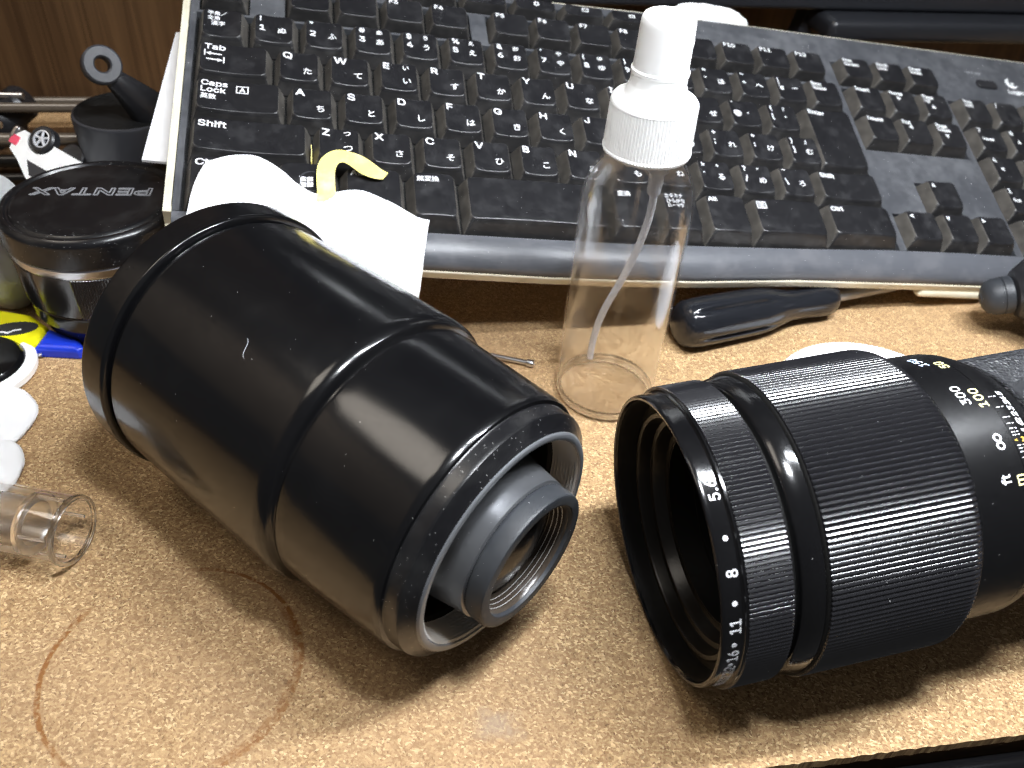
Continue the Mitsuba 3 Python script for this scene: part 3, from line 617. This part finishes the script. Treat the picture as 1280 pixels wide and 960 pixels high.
cap = put('cap', lathe([(30.2, 37.8), (31.6, 38.4), (31.9, 39.2), (31.9, 46.8), (31.5, 48.0), (30.8, 48.9), (29.9, 49.4), (28.7, 49.2), (28.2, 48.5), (27.6, 48.3), (26.9, 49.0), (26.2, 49.3), (25.0, 49.35), (0.01, 49.4)], PP, (0, 0, 1), 160), 'mat_dusty_black', pl)
tag(cap, 'black cap with raised outlined lettering')
pt = text_shape('PENTAX', 5.0, 1.55, bold=True, anchor=(0.5, 0.5))
pt = affinity.scale(pt, 42.0 / (pt.bounds[2] - pt.bounds[0]), 1, origin=(0, 0)).buffer(0.12)
pt = pt.difference(pt.buffer(-0.5))
pt = affinity.translate(affinity.rotate(pt, 186, origin=(0, 0)), PP[0] - 1.5, PP[1] + 4.5)
put('lettering', extrude(pt, 49.3, 49.6), 'mat_grey_paint', cap, smooth=False)

# ------------------------------------------------------------------ spray bottle
PB = np.array([47.2, 235.6, 0.0])
sb = thing('spray_bottle', 'empty clear plastic spray bottle with a white ribbed collar and nozzle', 'spray bottle')
outer = [(16.6, 0.9), (17.8, 1.6), (18.2, 3.2), (18.25, 8), (18.2, 60), (18.2, 76), (18.0, 80), (17.2, 84.5), (15.6, 88.6), (13.4, 91.8), (11.6, 94.0), (11.2, 96.5)]
inner_ = [(10.4, 96.5), (10.8, 93.6), (12.7, 91.2), (14.9, 88.0), (16.4, 84.2), (17.2, 79.8), (17.4, 76), (17.4, 60), (17.4, 8), (17.2, 4.6), (16.2, 3.4)]
put('wall', lathe(outer, PB, (0, 0, 1), 128), 'mat_clear', sb, smooth=True)
put('inner_wall', lathe(inner_, PB, (0, 0, 1), 128), 'mat_clear', sb, smooth=True)
put('bottom', lathe([(16.2, 3.4), (13.5, 2.8), (9, 3.4), (0.02, 3.8)], PB, (0, 0, 1), 96), 'mat_clear', sb, smooth=True)
put('bottom_skin', lathe([(16.6, 0.9), (15.6, 0.35), (14.4, 0.4), (11, 1.3), (0.02, 1.7)], PB, (0, 0, 1), 96), 'mat_clear', sb, smooth=True)
put('foot_ring', solid_lathe([(16.4, 0.4), (17.2, 0.7), (17.9, 1.8), (17.95, 3.4), (17.3, 4.4), (16.6, 3.6), (16.2, 2.0)], PB, (0, 0, 1), 96), 'mat_clear_solid', sb, smooth=60)
colmod = lambda th, r, s: r - np.where((s > 97.5) & (s < 111.0), 0.28 * (np.abs(((th * 84 / (2 * np.pi)) % 1.0) - 0.5) * 2 > 0.55), 0.0)
put('collar', lathe([(11.4, 96.2), (13.2, 96.4), (13.5, 97.2), (13.5, 97.8), (13.3, 98.0), (12.95, 110.6), (12.95, 111.2), (12.7, 112.2), (12.0, 113.0), (9.0, 113.4)], PB, (0, 0, 1), 84 * 6, colmod), 'mat_white_plastic', sb, smooth=30)
put('stem', lathe([(9.4, 113.2), (9.2, 114.0), (8.5, 116.5), (8.2, 117.2), (8.2, 119.8), (8.45, 120.1), (8.45, 121.0), (8.0, 121.4)], PB, (0, 0, 1), 96), 'mat_white_plastic', sb)
hd = put('nozzle_head', lathe([(8.0, 121.2), (7.95, 122), (7.7, 133.2), (7.5, 134.6), (7.0, 135.5), (6.2, 136.0), (3.0, 136.4), (0.01, 136.5)], PB, (0, 0, 1), 96), 'mat_white_plastic', sb)
ho = PB + np.array([5.6, -4.9, 129.5]); hdv = np.array([0.75, -0.66, 0.0])
put('orifice', lathe([(2.6, 0), (2.6, 0.6), (2.2, 0.7), (0.9, 0.7), (0.7, 0.2), (0.01, 0.2)], ho - hdv * 0.4 + np.array([0, 0, 0]), hdv, 40), 'mat_white_plastic', hd)
put('tube_holder', lathe([(0.01, 82.6), (1.9, 82.6), (2.2, 83.2), (2.4, 90), (3.4, 90.4), (3.4, 96)], (51.6, 234.9, 0), (0, 0, 1), 32), 'mat_frosted_tube', sb, smooth=30)
dip = spline([(51.6, 234.9, 86), (51.9, 234.8, 80.5), (51.1, 238.0, 63.6), (47.7, 242.4, 44.4), (44.4, 246.2, 29.6), (43.0, 248.4, 18.7), (42.6, 249.6, 4.6)], 40)
put('dip_tube', tube(dip, 1.25, 16), 'mat_frosted_tube', sb, smooth=40)

# ------------------------------------------------------------------ white tissue, masking tape
def sheet(rows, n=24, thick=0.35):
    """a soft sheet through rows of control points (each row the same number), with a real thickness"""
    from scipy.interpolate import CubicSpline
    R_ = np.array([spline(r, n) for r in rows])
    t = np.r_[0, np.cumsum(np.linalg.norm(np.diff(R_.mean(1), axis=0), axis=1))]
    G = CubicSpline(t, R_)(np.linspace(0, t[-1], n))
    G = G + 0.5 * (meshkit.fbm(G * 0.25, 3, 4)[..., None] - 0.5) + np.array([0, -0.5, 1.0]) * 2.0 * np.abs(meshkit.fbm(G * np.array([0.10, 0.05, 0.05]), 2, 9)[..., None] - 0.5)
    v = G.reshape(-1, 3); i, j = np.meshgrid(np.arange(n - 1), np.arange(n - 1), indexing='ij')
    f = np.concatenate([np.stack([i * n + j, i * n + j + 1, (i + 1) * n + j + 1], -1).reshape(-1, 3), np.stack([i * n + j, (i + 1) * n + j + 1, (i + 1) * n + j], -1).reshape(-1, 3)])
    m = trimesh.Trimesh(v, f, process=False); N = m.vertex_normals
    a, b = v + N * thick / 2, v - N * thick / 2; K = len(v)
    rim = np.r_[np.arange(n), np.arange(1, n) * n + n - 1, (n - 1) * n + np.arange(n - 2, -1, -1), np.arange(n - 2, 0, -1) * n]
    nx = np.roll(rim, -1)
    sf = np.vstack([np.stack([rim, rim + K, nx + K], 1), np.stack([rim, nx + K, nx], 1)])
    m = trimesh.Trimesh(np.vstack([a, b]), np.vstack([f, f[:, ::-1] + K, sf]), process=False); m.fix_normals(); return m
def K(x, y, z): return KBM @ np.array([x, y, z]) + KBT
tissue = put('tissue', sheet([
    [K(8, -82.5, 3.2), K(14, -81.5, 5.0), K(21.5, -79.5, 4.6), K(32, -83.0, 2.6), K(44, -92.3, 1.6), K(57, -90.6, 3.0), K(65, -92.0, 2.6), K(83, -100.6, 1.6)],
    [K(4.5, -93, 3.2), K(13, -92, 5.4), K(22, -92, 5.0), K(33, -95, 3.6), K(44, -99.5, 2.4), K(56, -100, 3.4), K(65, -102, 3.2), K(81.5, -108, 1.0)],
    [K(3, -104, 2.4), K(12, -104, 4.4), K(22, -105, 4.6), K(33, -107, 4.0), K(44, -109, 3.2), K(55, -110, 3.0), K(65, -112, 1.5), K(80.5, -116, -3.5)],
    [K(2, -113, -2), K(12, -114, -1), K(22, -115, -1), K(33, -117, -2), K(44, -119, -3), K(55, -121, -5), K(65, -123, -8), K(79.5, -125, -13)],
    [K(2, -117, -12), K(12, -118, -12), K(22, -119, -13), K(33, -121, -15), K(44, -123, -17), K(55, -125, -19), K(65, -127, -22), K(78.5, -131, -28)]], 34), 'mat_tissue', None, smooth=50)
tag(tissue, 'white paper tissue draped over the front left keys, behind the large barrel', 'tissue')
def ribbon(a, b, thick=0.2, n=40):
    A, B = spline(a, n), spline(b, n); t = np.gradient((A + B) / 2, axis=0); w = B - A
    N = np.cross(t, w); N /= np.linalg.norm(N, axis=1, keepdims=True)
    V = np.stack([A + N * thick / 2, B + N * thick / 2, B - N * thick / 2, A - N * thick / 2], 1).reshape(-1, 3); F = []
    for k in range(n - 1):
        for c in range(4):
            p, q = k * 4 + c, k * 4 + (c + 1) % 4; F += [[p, q, q + 4], [p, q + 4, p + 4]]
    F += [[0, 2, 1], [0, 3, 2], [4 * n - 4, 4 * n - 3, 4 * n - 2], [4 * n - 4, 4 * n - 2, 4 * n - 1]]
    m = trimesh.Trimesh(V, np.array(F), process=False); m.fix_normals(); return m
tape = put('masking_tape', ribbon([K(44.0, -96, 2.4), K(44.2, -91, 3.2), K(44.0, -85.5, 4.4), K(44.8, -81.5, 6.0), K(47.5, -78.0, 6.8), K(51.5, -75.6, 6.6), K(55.0, -75.0, 5.6), K(61.0, -76.0, 4.2), K(66.3, -79.2, 2.8), K(69.3, -80.6, 2.2)],
                                  [K(50.4, -96, 2.4), K(50.5, -91, 3.2), K(50.3, -86.5, 4.0), K(50.5, -83.5, 4.8), K(51.3, -81.2, 5.2), K(52.6, -80.0, 5.2), K(54.3, -79.8, 4.6), K(59.0, -82.4, 3.2), K(64.0, -83.8, 2.4), K(67.2, -83.6, 1.9)]), 'mat_tape', smooth=40)
tag(tape, 'curled strip of yellow masking tape sticking up from behind the white tissue', 'tape')
scrap = put('tape_scrap', ribbon([K(42.5, -66, -2), K(42.6, -70, -2.2), K(42.4, -73.5, -2.6)], [K(42.7, -66, -6), K(42.9, -70, -6.2), K(42.7, -73.5, -6.6)], 0.25, 8), 'mat_tape', smooth=False)
tag(scrap, 'tiny yellow scrap wedged in the gap beside the left shift key', 'tape')
card = kbw(rbox(0, 60, -66, 0, -19.0, -18.0, 0.4))
cp = Polygon([(-9.5, 2), (40, 2), (40, -68), (-16.5, -66)])
card = put('white_card', kbw(extrude(cp, -17.6, -16.4)), 'mat_tissue', None, smooth=False)
tag(card, 'white card sticking out from under the left edge of the keyboard', 'card')

# ------------------------------------------------------------------ things behind and under the keyboard
sd = thing('screwdriver', 'black fluted screwdriver lying in the shade under the front of the keyboard', 'screwdriver')
PS, dS = np.array([77.8, 265.2, 10.2]), np.array([76.0, 31.0, -2.0]) / np.linalg.norm([76, 31, 2])
flute = lambda th, r, s: r - np.where((s > 5) & (s < 45), 1.5 * np.exp(-((((th * 5 / (2 * np.pi)) + 0.1) % 1.0 - 0.5) / 0.085) ** 2) * np.clip(min((s - 5) / 6, (45 - s) / 6), 0, 1), 0)
put('handle', lathe([(0.01, 0), (5, 0.3), (8.2, 1.6), (9.6, 4.2), (10.1, 8), (10.2, 14), (10.1, 22), (10.0, 30), (9.8, 38), (9.2, 43), (8.0, 48), (6.8, 53), (6.5, 58), (6.9, 64), (7.5, 69), (7.5, 73), (6.8, 76.5), (4.6, 78.6), (0.01, 79)], PS, dS, 240, flute), 'mat_handle', sd, smooth=40)
put('shaft', lathe([(2.6, 78.5), (2.6, 112), (2.2, 114), (0.8, 116), (0.01, 116)], PS, dS, 24), 'mat_dull_steel', sd)
sc = thing('small_screw', 'small silver screw lying on the cork just behind the large barrel', 'screw')
PSc, dSc = np.array([7.5, 250.8, 1.5]), np.array([13.6, -3.2, 0.0]) / 13.97
put('shank', lathe([(0.01, -8), (1.0, -8), (1.0, 11.2)], PSc, dSc, 20), 'mat_steel', sc)
put('head', lathe([(0.6, 11.0), (1.45, 11.1), (1.5, 11.5), (1.5, 13.4), (1.3, 13.8), (0.7, 13.9), (0.6, 13.2), (0.01, 13.1)], PSc, dSc, 24), 'mat_steel', sc)
pd = put('paper_disc', lathe([(0.01, 0.3), (38, 0.3), (38.4, 0.7), (38, 1.2), (0.01, 1.3)], (152, 234, 0), (0, 0, 1), 96), 'mat_tissue')
tag(pd, 'white round paper pad lying flat behind the ribbed lens', 'paper')
bl = thing('rubber_blower', 'dark rubber blower with a rounded tip at the right edge in front of the keyboard', 'blower')
PBl = np.array([209.0, 288.0, 15.5]); dBl = np.array([0.93, -0.12, 0.35])
put('tip', lathe([(0.01, 0), (2.2, 0.1), (2.4, 0.5), (4.6, 1.0), (6.6, 2.6), (7.6, 4.8), (7.9, 7.4), (7.4, 7.7), (7.4, 8.2), (7.9, 8.5), (7.9, 11.6), (7.0, 12.2)], PBl, dBl, 64), 'mat_rubber_grey', bl)
put('bulb', lathe([(6.8, 11.9), (9.5, 12.8), (11.5, 15.5), (16, 22), (21, 30), (24.5, 42), (25, 55), (22, 68), (14, 77), (0.01, 80)], PBl, dBl, 72), 'mat_dark_plastic', bl)
clump = trimesh.creation.icosphere(4, 1.0); v = np.asarray(clump.vertices)
v = v * np.array([21, 7, 8]) * (0.85 + 0.4 * meshkit.fbm(v * 2.2 + 5, 4, 2)[:, None]); clump.vertices = v
tis2 = put('crumpled_tissue', xf(clump, KBM, K(231, 43.5, -10)), 'mat_tissue', None, smooth=25)
tag(tis2, 'white crumpled tissue behind the keyboard, beside the spray nozzle', 'tissue')

# ------------------------------------------------------------------ clutter at the left
hk = thing('eyelet_arm', 'black plastic arm ending in a round eyelet, standing at the back left', 'bracket')
PH = np.array([-156.0, 333.0, 74.5]); hd_ = np.array([0.55, -0.72, 0.42]); hd_ /= np.linalg.norm(hd_)
put('eyelet', solid_lathe([(2.9, -3.2), (6.6, -3.4), (7.3, -2.6), (7.4, 2.6), (6.7, 3.4), (3.5, 3.4), (2.9, 2.8)], PH, hd_, 64), 'mat_grey_plastic', hk, smooth=40)
import manifold3d as m3
def hull_chain(pts):
    M = None
    for (p, r), (q, s) in zip(pts[:-1], pts[1:]):
        h = m3.Manifold.batch_hull([m3.Manifold.sphere(r, 20).translate(list(map(float, p))), m3.Manifold.sphere(s, 20).translate(list(map(float, q)))])
        M = h if M is None else M + h
    o = M.to_mesh(); return trimesh.Trimesh(o.vert_properties[:, :3], o.tri_verts, process=False)
put('arm', hull_chain([((-152.8, 336.0, 67.5), 4.4), ((-147, 342, 56), 7.6), ((-141, 349, 42), 11), ((-138, 352, 20), 12)]), 'mat_dark_plastic', hk)
put('stand', lathe([(0.01, 0.3), (20, 0.3), (21, 1.2), (20.5, 9), (12, 12), (0.01, 12.5)], (-138, 356, 0), (0, 0, 1), 48), 'mat_dark_plastic', hk)
gb = thing('grey_tub', 'dark grey round tub standing behind the capped lens', 'tub')
put('wall', lathe([(20.5, 0.4), (21.5, 0.4), (22.3, 50), (21.9, 51), (21, 51.3)], (-156, 346, 0), (0, 0, 1), 96), 'mat_grey_plastic', gb)
put('lid', lathe([(21, 51.1), (20.6, 51.2), (19, 50.2), (0.01, 50.2)], (-156, 346, 0), (0, 0, 1), 64), 'mat_matte_black', gb)
for (z, y, r_, mname, lab) in ((19, 452, 2.6, 'mat_rod', 'glossy rod, the highest and farthest of those at the back left'), (30, 418, 2.3, 'mat_rod', 'glossy rod, second from the back at the left'),
                               (22, 400, 3.0, 'mat_rod', 'glossy rod in the middle of the stacked rods at the back left'), (15, 392, 3.0, 'mat_brown_black', 'dark rod low in the stacked rods at the back left'), (12, 380, 2.6, 'mat_brown_black', 'dark brown rod nearest to the toy car')):
    rd = put('rod', tube([DF @ np.array([x_, y, z]) for x_ in np.linspace(-330, -120, 8)], r_, 20), mname)
    tag(rd, lab, 'rod')
rk = thing('rod_rack', 'brown wooden rack below the rods at the back left', 'rack')
for i, (x_, w_) in enumerate(((-330, 14), (-134, 14))): put('upright', dbox(x_, x_ + w_, 378, 460, -3, 9.2, 1), 'mat_wood', rk)
for y in (386, 402, 420, 440): put('slat', dbox(-316, -134.5, y, y + 9, -3, 7, 1), 'mat_wood', rk)
bp = thing('black_case', 'black cylindrical case with silver tips at the far left edge', 'case')
PBc, dBc = np.array([-266.0, 392.0, 4.0]), np.array([0.80, 0.18, 0.55]); dBc /= np.linalg.norm(dBc)
put('body', lathe([(0.01, 0), (11, 0.3), (12, 1.5), (12, 30), (11, 34), (9, 36), (8.6, 44), (7, 46), (0.01, 46.4)], PBc, dBc, 48), 'mat_dark_plastic', bp)
put('tip', tube([DF @ np.array([-186, 405, 27]), DF @ np.array([-172, 405, 27])], 1.7, 16), 'mat_steel', bp)
put('tip', tube([DF @ np.array([-180, 425, 33]), DF @ np.array([-166, 425, 33])], 1.8, 16), 'mat_steel', bp)

# toy car, on its side on top of the clutter
car = thing('toy_car', 'small white toy car tipped over beside the capped lens', 'toy car')
CX = CAM @ np.array([0.85, 0.50, -0.16]); CZ = CAM @ np.array([-0.50, 0.84, -0.02]); CX /= np.linalg.norm(CX); CZ -= CX * (CX @ CZ); CZ /= np.linalg.norm(CZ); CY = np.cross(CZ, CX)
CR = np.stack([CX, CY, CZ], 1); CO = np.array([-197.0, 334.0, 45.0]) + CAM @ np.array([7.5, 8.0, 0])
side = Polygon([(0, -3.2), (12, -3.6), (46, -3.4), (52, -2.6), (53, 1.5), (50, 4), (38, 5.5), (31, 12), (12, 12.6), (3.5, 7.5), (-1.5, 5.5), (-2.5, 0)]).buffer(0.9).buffer(-0.5)
sidec = side.difference(Point(9, -4).buffer(6.4)).difference(Point(41, -4).buffer(6.4))
def carx(m): return xf(xf(m, np.array([[1, 0, 0], [0, 0, 1.0], [0, 1.0, 0]])), CR, CO)
bm = extrude(sidec, -11, 11); b2 = carx(bm); b2.fix_normals(); put('body', b2, 'mat_white_plastic', car, smooth=30)
ydir = 1.0 if (CR @ np.array([0, 1.0, 0])) @ (EYE - CO) > 0 else -1.0
for k, (x_, y_) in enumerate(((9, ydir), (41, ydir), (9, -ydir), (41, -ydir))):
    wo, wd = CO + CR @ np.array([x_, 9.6 * y_, -4.0]), CR @ np.array([0, y_, 0])
    wk = put('wheel', lathe([(0.01, -2.6), (5.0, -2.6), (5.6, -2.0), (5.7, 0), (5.6, 1.6), (4.9, 2.3), (3.9, 2.4), (3.6, 1.9)], wo, wd, 48), 'mat_dark_plastic', car)
    ph = [lathe([(3.7, 1.2), (3.7, 2.1), (3.2, 2.2), (3.0, 1.4)], wo, wd, 40), lathe([(1.1, 0.6), (1.0, 2.2), (0.01, 2.3)], wo, wd, 20)]
    _, wu, wv = axis_frame(wd)
    for q in range(5):
        a = q * 2 * math.pi / 5; ph.append(tube([wo + wd * 1.7 + 0.8 * (wu * math.cos(a) + wv * math.sin(a)), wo + wd * 1.6 + 3.3 * (wu * math.cos(a) + wv * math.sin(a))], 0.55, 8))
    put('rim', cat(ph), 'mat_silver', wk)
lamp_ = extrude(box(-3.2, 0.2, -0.2, 3.2).buffer(0.4), 10.7, 11.4) if ydir > 0 else extrude(box(-3.2, 0.2, -0.2, 3.2).buffer(0.4), -11.4, -10.7)
lm = carx(lamp_); lm.fix_normals(); put('tail_light', lm, 'mat_pink', car)
wn = Polygon([(8, 6.2), (18, 6.0), (17.5, 11), (12.5, 11.2)])
for x_ in (0, 12): 
    wm_ = carx(extrude(affinity.translate(wn, x_, 0), *((10.9, 11.25) if ydir > 0 else (-11.25, -10.9)))); wm_.fix_normals(); put('window', wm_, 'mat_window', car, smooth=False)
put('bumper', carx(rbox(-5.5, -2.2, -4, 2, -11.5, 11.5, 1.2)), 'mat_steel', car)

pouch = trimesh.creation.icosphere(4, 1.0); v = np.asarray(pouch.vertices); v = np.sign(v) * np.abs(v) ** 0.7
v = v * np.array([19, 17, 26]) * (0.9 + 0.25 * meshkit.fbm(v * 1.7 + 3, 3, 7)[:, None]); pouch.vertices = v
po = put('cloudy_pouch', xf(pouch, DF, (-192, 277, 25)), 'mat_cloudy', None, smooth=30)
tag(po, 'cloudy grey plastic pouch standing at the left edge beside the capped lens', 'pouch')
gt = thing('glue_tube', 'yellow and blue tube with a black oval print lying under the capped lens', 'tube')
def flat(pts, z0, z1, b): return bevel_extrude(Polygon(pts).buffer(-0.6).buffer(0.6), z0, z1, b)
put('body', flat([(-190, 240), (-164.0, 239.4), (-163.6, 252), (-173, 259), (-190, 262)], 0.4, 5.2, 2.0), 'mat_yellow_print', gt)
put('end', flat([(-163.9, 239.4), (-148, 239.2), (-146, 241), (-150, 246), (-163.5, 251.8)], 0.4, 4.8, 2.0), 'mat_blue_print', gt)
ov = affinity.rotate(affinity.scale(Point(0, 0).buffer(1, 32), 8.5, 4.2), 15); ov = affinity.translate(ov, -175, 249)
put('print', extrude(ov, 5.1, 5.32), 'mat_window', gt, smooth=False)
put('print', extrude(affinity.translate(LineString([(-4.5, -1.4), (-2, -0.9), (-0.5, -1.5), (1.2, 0.3), (3.2, 1.0)]).buffer(0.45), -175.5, 247.6), 5.2, 5.4), 'mat_white_paint', gt, smooth=False)
pin = put('steel_pin', tube([(-173, 238.0, 1.3), (-161.5, 239.2, 1.3)], 0.85, 16), 'mat_steel'); tag(pin, 'thin steel pin lying on the cork below the yellow tube', 'pin')
wc = thing('white_rimmed_lid', 'white round lid with a black top at the left edge of the cork', 'lid')
put('rim', lathe([(0.01, 0.4), (17.5, 0.4), (18.6, 1.2), (18.8, 3.6), (18.0, 4.8), (16.6, 5.2), (15.5, 5.0), (15.3, 4.6)], (-178.5, 228.5, 0), (0, 0, 1), 96), 'mat_white_plastic', wc)
put('insert', lathe([(15.4, 4.4), (15.2, 5.2), (14, 6.6), (10, 7.4), (0.01, 7.6)], (-178.5, 228.5, 0), (0, 0, 1), 96), 'mat_gloss_black', wc)
def pad(x_, y_, r_, name_lab, rz):
    n_ = 64; prof = [(0.01, 0.4), (r_ * 0.8, 0.3), (r_ * 0.97, 0.9), (r_, 1.8), (r_ * 0.96, 2.8), (r_ * 0.82, 3.4), (r_ * 0.5, 3.7), (0.01, 3.6)]
    m = lathe(prof, (x_, y_, 0), (0, 0, 1), n_); v = np.asarray(m.vertices)
    c = v - [x_, y_, 2.5]; c = c * (1 + 0.10 * (meshkit.fbm(v * 0.22 + rz, 3, 3)[:, None] - 0.5)); m.vertices = np.maximum(c + [x_, y_, 2.5], [-1e9, -1e9, 0.15])
    k = put('cotton_pad', m, 'mat_cotton', None, smooth=60); tag(k, name_lab, 'cotton pad')
pad(-166.5, 203.0, 17.5, 'white cotton pad at the left edge, the farther of the two', 1.0)
pad(-160.0, 179.0, 17.0, 'white cotton pad at the left edge, the nearer one, next to the clear cap', 8.0)
cc = thing('clear_cap', 'clear plastic cap lying on its side at the left edge of the cork', 'cap')
PC = np.array([-112.6, 151.6, 10.4]); dC = np.array([-0.985, 0.17, 0.0]); dC /= np.linalg.norm(dC)
put('wall', lathe([(10.2, 0.2), (10.2, 6), (10.1, 24), (9.8, 46), (9.2, 48), (0.01, 48.6)], PC, dC, 96), 'mat_clear', cc, smooth=40)
put('inner_wall', lathe([(9.2, 0.2), (9.2, 6), (9.1, 24), (8.8, 46)], PC, dC, 96), 'mat_clear', cc, smooth=40)
put('rim', solid_lathe([(9.2, 0.1), (10.2, 0.1), (10.35, 0.7), (10.2, 1.5), (9.2, 1.3)], PC, dC, 96), 'mat_clear_solid', cc, smooth=40)
put('inner_ring', solid_lathe([(6.4, 11.5), (9.1, 11.2), (9.1, 12.8), (7.2, 13.2), (7.0, 30), (6.4, 30)], PC, dC, 80), 'mat_clear_solid', cc, smooth=40)
for a in (0.4, 2.0, 3.6, 5.2):
    _, cu, cv = axis_frame(dC); o = cu * math.cos(a) + cv * math.sin(a)
    put('rib', tube([PC + dC * 3 + o * 8.7, PC + dC * 10.8 + o * 8.7], 0.5, 8), 'mat_clear_solid', cc)

# ------------------------------------------------------------------ outside the picture: desk lamp, added fill panel
dl = thing('desk_lamp', 'desk lamp with two light heads held above the desk', 'desk lamp')
for lpos, laim, (lw, lh), lturn, lrad in LAMPS:
    ld = (laim - lpos) / np.linalg.norm(laim - lpos); lx = np.cross(ld, [0, 1.0, 0]); lx /= np.linalg.norm(lx); ly = np.cross(lx, ld); ct, st_ = math.cos(math.radians(lturn)), math.sin(math.radians(lturn))
    lx, ly = ct * lx + st_ * ly, ct * ly - st_ * lx
    LR = np.stack([lx, ly, -ld], 1); hx_, hy_ = lw / 2, lh / 2
    hk_ = put('housing', xf(rbox(-hx_ - 4, hx_ + 4, -hy_ - 4, hy_ + 4, 0.8, 12, 3), LR, lpos), 'mat_lamp_shell', dl)
    quad = trimesh.Trimesh(np.array([[-hx_, -hy_, 0], [hx_, -hy_, 0], [hx_, hy_, 0], [-hx_, hy_, 0.0]]), [[0, 2, 1], [0, 3, 2]], process=False)
    put('diffuser', xf(quad, LR, lpos), 'mat_white_plastic', hk_, smooth=False, emitter={'type': 'area', 'radiance': {'type': 'rgb', 'value': list(lrad)}})
put('arm', tube(spline([LAMPS[0][0] + np.array([0, 0, 14]), LAMPS[1][0] + np.array([0, 0, 16]), (290, 330, 500), (340, 440, 420), (352, 490, 200), (352, 492, -3)], 50), 5, 16), 'mat_lamp_shell', dl)
cl = thing('fill_panel', 'square fill panel added high on the left', 'fill light')  # added fill, no known lamp; lights the reflector and lifts the shadows
q2 = trimesh.Trimesh(np.array([[-1100, -150, 1500], [-500, -150, 1500], [-500, 450, 1500], [-1100, 450, 1500.0]]), [[0, 2, 1], [0, 3, 2]], process=False)
put('diffuser', q2, 'mat_white_plastic', cl, smooth=False, emitter={'type': 'area', 'radiance': {'type': 'rgb', 'value': list(FILL_RAD)}})
put('frame', rbox(-1120, -480, -170, 470, 1504, 1540, 4), 'mat_lamp_shell', cl)
